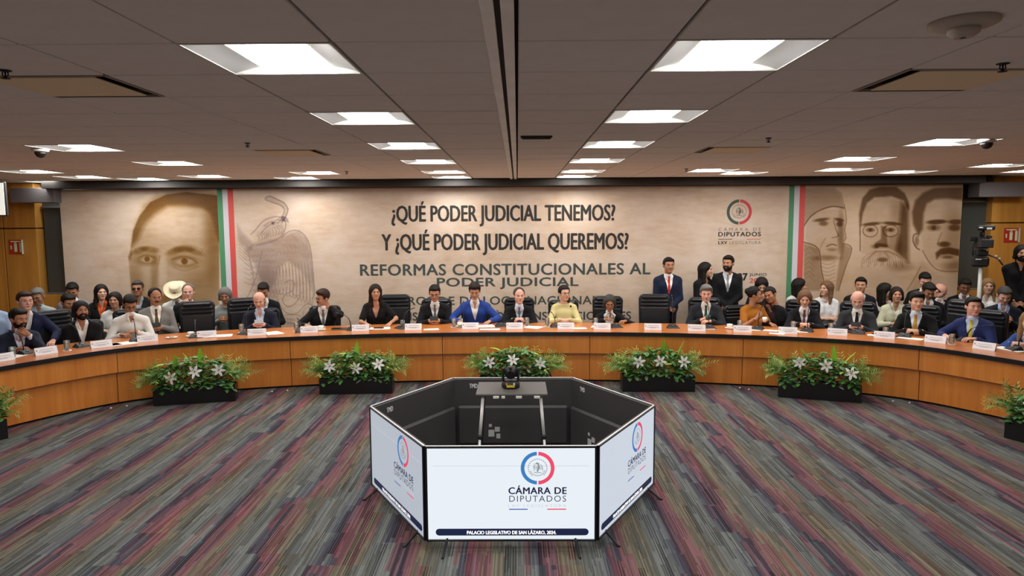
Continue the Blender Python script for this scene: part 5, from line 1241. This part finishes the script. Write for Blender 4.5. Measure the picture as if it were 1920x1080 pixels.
def planter(x, y, r, label, blooms, blades, seed):
    rn = random.Random(seed); t = thing('flower_box', label, 'planter', (x, y, 0), r, 'black planter boxes below the desk'); W, D_, H_ = 1.0, .24, .22
    m = MB(); tk = .015
    m.box((0,-D_/2+tk/2,H_/2), (W,tk,H_)); m.box((0,D_/2-tk/2,H_/2), (W,tk,H_)); m.box((-W/2+tk/2,0,H_/2), (tk,D_-2*tk,H_)); m.box((W/2-tk/2,0,H_/2), (tk,D_-2*tk,H_)); m.box((0,0,.01), (W-2*tk,D_-2*tk,.02)); m.build('box', M_box, t)
    MB().box((0,0,H_-.03), (W-2*tk-.004,D_-2*tk-.004,.02)).build('soil', mat('dark_soil','1d1812',.95), t)
    f = MB(); g = MB(); yl = MB()
    for i in range(440):      # dark broad leaves filling the middle
        bx_ = rn.uniform(-.46,.46); by = rn.uniform(-.10,.10); a = rn.uniform(-pi, pi); z = rn.uniform(.20,.58)*(1-.42*(bx_/.5)**2)+.02
        d = (cos(a)*.8+bx_*.8, -abs(sin(a))*.9 if rn.random() < .75 else sin(a), rn.uniform(-.2,.9)); leaf(f, (bx_, by*1.1-.02, z), d, rn.uniform(.08,.13), rn.uniform(.045,.07), 0, .7, 4)
    for i in range(60):
        bx_ = rn.uniform(-.44,.44); a = rn.uniform(-pi, pi); z = rn.uniform(.20,.40); leaf(yl, (bx_, rn.uniform(-.13,.0), z), (cos(a), -.8, rn.uniform(-.1,.6)), rn.uniform(.06,.10), rn.uniform(.035,.055), 0, .6, 4)
    fr = MB(); fy = MB()
    for i in range(96):      # feathery fronds with side leaflets
        side_ = rn.choice((-1,1)); c0 = rn.choice((-.42,-.36,-.15,.05,.30,.40,.46,-.46)); b = Vector((c0+rn.uniform(-.05,.05), rn.uniform(-.08,.08), .26)); L = rn.uniform(.22,.36)
        d = Vector((c0*.9+rn.uniform(-.4,.4), rn.uniform(-.7,.4), 1.0 if abs(c0) < .4 else rn.uniform(.5,1.1))).normalized(); tgt = fy if rn.random() < .4 else fr; p = b.copy(); pts = [p.copy()]
        for k in range(9):
            d = (d+Vector((0,0,-.10))+Vector((rn.uniform(-.05,.05),0,0))).normalized(); p = p+d*(L/9); pts.append(p.copy())
            if k > 1:
                for s in (-1,1):
                    sd = d.cross(Vector((0,1,0))).normalized()*s; leaf(tgt, p, (d*.9+sd*.9+Vector((0,rn.uniform(-.3,.3),0))), rn.uniform(.04,.07), .015, 0, .3, 2)
        tgt.tube(pts, .0022, 4, caps=False)
    for nm, mb, mt in (('dark_leaves',f,G2),('pale_leaves',yl,GP),('green_fronds',fr,G1),('yellowish_fronds',fy,G4)): tag(mb.build(nm, mt, t), None, kind='stuff')
    for bx_, bz, ang, L in blades:
        b = MB(); leaf(b, (bx_, -.05, .42 if abs(ang) < .7 else .52), (sin(ang), -.12, cos(ang)), L, .075, 0, .25 if abs(ang) < .6 else .9, 6); b.build('long_leaf', G3, t)
    for bx_, bz in blooms:
        o = link('lily', LILY, t); o.location = (bx_, -.20, bz+.04); o.rotation_euler = (rn.uniform(-.25,.15), rn.uniform(-.8,.8), rn.uniform(-.3,.3)); o.scale = (1.0,)*3
        MB().tube([(0,0,0),(-bx_*.03,.12,-.10),(-bx_*.05,.20,.22-bz)], .004, 5).build('stem', G1, o)
def pl_at(x0, y0, x1, y1, *a):
    p = at_z(x0, y0, 0); q = at_z(x1, y1, 0); d = (q-p)[:2]; r = atan2(d[1], d[0]); m = (p+q)[:2]/2; m = m+np.array((-sin(r), cos(r)))*.12; planter(m[0], m[1], r, *a)
pl_at(288,762,442,752,'black planter of ferns and three lilies, left of the two left boxes',[(-.26,.34),(.03,.40),(.32,.41)],[(-.30,.4,-1.2,.22),(-.24,.4,.1,.24),(.02,.5,-.45,.30),(.08,.5,.02,.32)],11)
pl_at(598,740,737,738,'black planter of ferns and three lilies left of the screen hexagon',[(-.33,.37),(.03,.34),(.33,.39)],[(-.05,.4,-.9,.20),(.0,.5,.08,.32),(-.2,.4,.4,.2)],12)
t_c = planter(.02, 9.42, 0.0, 'black planter half hidden behind the hexagon of screens', [(-.36,.40),(-.04,.43),(.34,.38)], [(-.15,.5,-.7,.24),(-.10,.5,.5,.28),(.12,.4,1.1,.22)], 13)
pl_at(1165,735,1305,735,'black planter of ferns and three lilies right of the screen hexagon',[(-.29,.40),(.0,.41),(.32,.40)],[(-.02,.5,-.5,.30),(.05,.5,.05,.32),(.20,.5,-.35,.28),(.24,.5,.30,.32)],14)
pl_at(1462,745,1612,756,'black planter of ferns and three lilies, right of the two right boxes',[(-.26,.46),(.06,.44),(.36,.36)],[(-.10,.5,-.45,.30),(.18,.5,-.08,.32),(.24,.5,.55,.30)],15)
planter(-5.93, 6.93, radians(63), 'black planter cut off by the left picture edge', [(.1,.42)], [(.2,.4,.5,.26),(.3,.4,-.3,.25)], 16)
planter(5.62, 6.83, radians(-66), 'black planter cut off by the right picture edge', [(-.2,.42)], [(-.1,.4,.5,.26),(0,.4,-.3,.25)], 17)

# ------------------------------------------------------------------ hexagon of screens
TW = 1.225; HC = np.array([0.0, 4.71+TW*.866]); Rin = TW*.866
M_scr = mat('screen_white','e9f4fb',.25,emit=SCREEN_W); M_navy = mat('screen_navy','1a2448',.3,emit=.5); M_sb = mat('screen_blue','3a78b8',.3,emit=.7); M_sr = mat('screen_red','e04866',.3,emit=.7)
M_sg = mat('screen_grey','8b9299',.3,emit=.5); M_slt = mat('screen_pale','c4cbd2',.3,emit=.6); M_stx = mat('screen_white_text','ffffff',.3,emit=.95); M_cab = mat('tv_back_grey','3a393a',.62,noise=.1,nscale=5); M_bez = mat('tv_bezel','15161c',.3)
zb, zt = .075, .775; zc_ = (zb+zt)/2; aw, ah = 1.195, .672
def px2(x, y): return (-aw/2+aw*(x-796.5)/(1114.5-796.5), zc_+ah/2-ah*(y-841)/(1012.5-841))   # face-on layout of the picture on the display
def bx2(x0, y0, x1, y1): a = px2(x0, y1); b = px2(x1, y0); return (a[0], b[0], a[1], b[1])
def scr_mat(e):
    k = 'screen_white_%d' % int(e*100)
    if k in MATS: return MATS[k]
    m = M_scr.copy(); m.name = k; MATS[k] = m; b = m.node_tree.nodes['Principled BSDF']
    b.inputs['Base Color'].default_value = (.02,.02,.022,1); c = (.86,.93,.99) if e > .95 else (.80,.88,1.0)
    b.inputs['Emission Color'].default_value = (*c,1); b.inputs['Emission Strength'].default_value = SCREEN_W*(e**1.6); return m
def make_tv():
    t = thing('display_screen', 'tmp', 'screen', (0,0,0), 0, 'six screens standing in a hexagon')
    f = MB(); b = .014
    for s in (-1,1): f.box((s*(TW/2-b/2-.003), 0, zc_), (b, .03, zt-zb), bev=.002); f.box((0, 0, zc_+s*((zt-zb)/2-b/2)), (TW-.006, .03, b), bev=.002)
    bz_ = f.build('bezel', M_bez, t); MB().box((0,.0,zt+.001), (TW-.01,.012,.003)).build('top_trim', M_alu, t)
    dsp = MB().box((0,.002,zc_), (aw,.016,ah)).build('display', M_scr, t)
    c = MB(); c.box((0,.024,zc_), (TW-.012,.018,zt-zb-.008), bev=.006); c.build('back_cover', M_cab, t)
    c = MB(); c.box((0,.052,.30), (TW-.10,.045,.40), bev=.02); hb = c.build('lower_housing', M_cab, t)
    lb = MB()
    for (x, z, w, h) in ((-.02,.26,.05,.05),(.04,.22,.06,.07),(-.03,.19,.04,.05),(.05,.30,.03,.03)): lb.box((x+.18,.0755,z), (w,.001,h))
    lb.build('rating_label', mat('label_grey','b8b8b8',.6), t)
    o = link('printed_mark', text_mesh('TMD', mat('mark_white','d8d8d8',.5), .03, 0, 1.0, (-.04,.04,-.022,.022)), t); o.rotation_euler = (0,0,pi); o.location = (.40,.0345,zt-.075)
    for s in (-1,1):
        m = MB(); m.tube([(s*.46,0,.09),(s*.48,-.11,.008),(s*.485,-.13,.006)], [.010,.009,.008], 8); m.tube([(s*.46,.01,.09),(s*.48,.12,.008),(s*.485,.14,.006)], [.010,.009,.008], 8); m.build('foot', M_matte, t)
    cxx, czz = px2(1006, 878.5); rr = px2(1038,878)[0]-cxx; yf = -.0075
    ring_part(dsp, 'blue_ring_half', M_sb, (cxx,czz), rr, rr*.78, pi/2+.05, 3*pi/2-.05, yf); ring_part(dsp, 'red_ring_half', M_sr, (cxx,czz), rr, rr*.78, -pi/2+.05, pi/2-.05, yf)
    emblem(dsp, M_sg, (cxx,czz), rr*.60, yf)
    for body, q, bo, m, sp in (('CÁMARA DE',(951,911,1060.5,927),.022,M_navy,1.08),('DIPUTADOS',(952,930,1060,941.5),.0,mat('screen_dkgrey','4a5260',.3,emit=.4),1.2),('LXV LEGISLATURA',(950,946.5,1060,951.5),-.004,M_slt,1.5)):
        o = link('lettering', text_mesh(body, m, bo, -yf, sp, bx2(*q)), dsp)
    for q, m in (((951.5,954.7,987,956.7),mat('screen_line_blue','5b6fae',.3,emit=.6)),((1024,954.7,1060,956.7),M_sr)):
        b4 = bx2(*q); MB().box(((b4[0]+b4[1])/2, yf, (b4[2]+b4[3])/2), (b4[1]-b4[0],.001,b4[3]-b4[2])).build('rule_line', m, dsp)
    b4 = bx2(806,873.8,1104,874.6); MB().box(((b4[0]+b4[1])/2, -.0064, (b4[2]+b4[3])/2), (b4[1]-b4[0],.0008,.003)).build('hairline', M_slt, dsp)
    b4 = bx2(811,992.5,1103,1005.5); r_ = (b4[3]-b4[2])/2; poly = [(b4[1]-r_+r_*cos(a), b4[2]+r_+r_*sin(a)) for a in np.linspace(-pi/2, pi/2, 9)]+[(b4[0]+r_+r_*cos(a), b4[2]+r_+r_*sin(a)) for a in np.linspace(pi/2, 3*pi/2, 9)]
    MB().prism(poly, -.0072, -.006).build('caption_bar', M_navy, dsp)
    link('caption', text_mesh('PALACIO LEGISLATIVO DE SAN LÁZARO, 2024.', M_stx, .02, .0082, 1.0, bx2(871,994.8,1041,1004)), dsp)
    return t
tvl = ['front screen of the hexagon facing the viewer', 'front right angled screen of the hexagon', 'rear right screen of the hexagon, seen from its dark back', 'rear middle screen of the hexagon, seen from its dark back', 'rear left screen of the hexagon, seen from its dark back', 'front left angled screen of the hexagon']
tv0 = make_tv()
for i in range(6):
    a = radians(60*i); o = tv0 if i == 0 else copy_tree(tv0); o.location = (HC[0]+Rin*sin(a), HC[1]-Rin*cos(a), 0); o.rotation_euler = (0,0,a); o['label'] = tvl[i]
    e_ = (1.0,.86,.86,.86,.86,.72)[i]      # side and rear screens emit dimmer, bluer light to imitate off-axis viewing
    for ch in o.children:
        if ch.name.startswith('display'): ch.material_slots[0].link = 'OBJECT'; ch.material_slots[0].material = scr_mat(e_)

# stand with a robotic camera inside the hexagon
t = thing('equipment_stand', 'dark tray on splayed silver legs inside the hexagon', 'stand', (-.0, 5.78, 0))
MB().box((0,0,.92), (.60,.44,.022), bev=.005).build('tray', mat('tray_grey','4c4846',.5), t)
for s in (-1,1):
    l = MB(); l.tube([(s*.24,-.17,.905),(s*.27,-.20,.55)], .014, 10); l.build('leg', M_alu, t)
    l = MB(); l.tube([(s*.268,-.20,.57),(s*.30,-.23,.0)], .010, 10); l.build('leg', M_alu, t)
    l = MB(); l.tube([(s*.24,.17,.905),(s*.30,.23,.0)], .012, 10); l.build('leg', M_matte, t)
    l = MB(); l.tube([(s*.27,-.20,.52),(s*.42,-.05,.25)], .005, 6); l.tube([(s*.27,-.20,.50),(s*.20,-.40,.05)], .005, 6); l.tube([(s*.27,-.19,.55),(s*.38,.05,.05)], .005, 6); l.build('brace', M_matte, t)
    MB().ball((s*.268,-.20,.56), (.022,.022,.026)).build('clamp', M_matte, t)
for x, w in ((-.13,.05),(-.07,.03),(.06,.05),(.21,.05)): MB().box((x,-.225,.905), (w,.012,.022), bev=.003).build('connector', M_white_metal if w < .06 else M_matte, t)
t = thing('robotic_camera', 'black pan-tilt camera on the tray in the middle of the hexagon', 'camera', (-.01, 5.80, .932))
MB().lathe([(.075,0),(.08,.012),(.078,.05),(.060,.062)], n=24).build('base', M_matte, t)
MB().box((0,-.078,.025), (.07,.006,.02)).build('yellow_label', mat('label_yellow','c9b832',.5), t)
for s in (-1,1): MB().box((s*.066,0,.115), (.022,.07,.12), bev=.01).build('yoke_arm', M_matte, t)
MB().ball((0,0,.13), (.055,.06,.058), 18, 12).build('head', M_matte, t)
l = MB(); l.tube([(0,-.05,.13),(0,-.082,.128)], [.034,.032], 18); l.build('lens', M_black, t); MB().box((0,-.05,.185), (.05,.03,.012), bev=.004).build('logo_plate', M_chrome, t)
for x, m in ((-.035, mat('led_amber','d08a3a',.4)), (.03, M_white_metal)): MB().box((x,-.08,.045), (.014,.006,.018)).build('indicator', m, t)

# video camera on a tall tripod, right
t = thing('video_camera', 'professional black video camera on top of the pale tripod pole', 'camera', (7.42, 10.9, 1.62), radians(-25))
MB().box((0,.05,.36), (.15,.36,.18), bev=.02).build('camera_body', M_matte, t); l = MB(); l.tube([(0,-.12,.36),(0,-.20,.36),(0,-.21,.36),(0,-.30,.36)], [.055,.055,.07,.07], 18); l.build('lens', M_black, t)
l = MB(); l.box((0,-.36,.36), (.17,.10,.13), bev=.01); l.build('lens_hood', M_matte, t); l = MB(); l.tube([(0,-.08,.46),(0,-.06,.54),(0,.14,.54),(0,.16,.46)], .014, 8); l.build('handle', M_matte, t)
MB().box((.02,-.10,.60), (.24,.10,.08), bev=.02).build('hooded_viewfinder', M_matte, t); MB().tube([(.0,-.05,.58),(.0,.0,.52),(.0,.02,.45)], .02, 8).build('viewfinder_arm', M_matte, t); c = MB(); c.tube([(-.07,-.02,.42),(-.12,.0,.30),(-.10,.05,.16)], .008, 6); c.tube([(-.05,.15,.40),(-.14,.12,.25),(-.08,.06,.10)], .006, 6); c.build('cable', M_matte, t); MB().tube([(.075,-.20,.455),(.075,.06,.455)], .022, 12).build('shotgun_microphone', M_matte, t); MB().box((-.13,-.02,.42), (.09,.10,.07), bev=.01).build('side_monitor', M_black, t)
for q in ((-.05,-.155,.60,.05,.02),(.06,-.155,.585,.07,.03),(.17,-.130,.16,.03,.02),(.215,-.150,.12,.03,.02),(.04,-.135,.40,.04,.03),(-.05,-.095,.10,.08,.018)): MB().box(q[:3], (q[3],.012,q[4]), bev=.003).build('silver_detail', M_white_metal, t)
MB().box((0,.02,.20), (.16,.20,.10), bev=.02).build('tripod_head', M_matte, t); MB().box((-.02,.0,.06), (.24,.18,.16), bev=.03).build('battery_pack', M_matte, t); l = MB(); l.tube([(.06,-.05,.18),(.20,-.12,.12),(.26,-.16,.02)], .012, 8); l.build('pan_bar', M_matte, t)
t = thing('tripod', 'pale metal tripod pole carrying the video camera', 'tripod', (7.42, 10.9, 0))
MB().tube([(0,0,.35),(0,0,1.62)], .028, 12).build('centre_pole', mat('pale_pole','c9cbc6',.4), t)
for k in range(3): a = 2*pi*k/3+.5; MB().tube([(0,0,.80),(.38*cos(a),.38*sin(a),.01)], .014, 8).build('leg', M_matte, t)
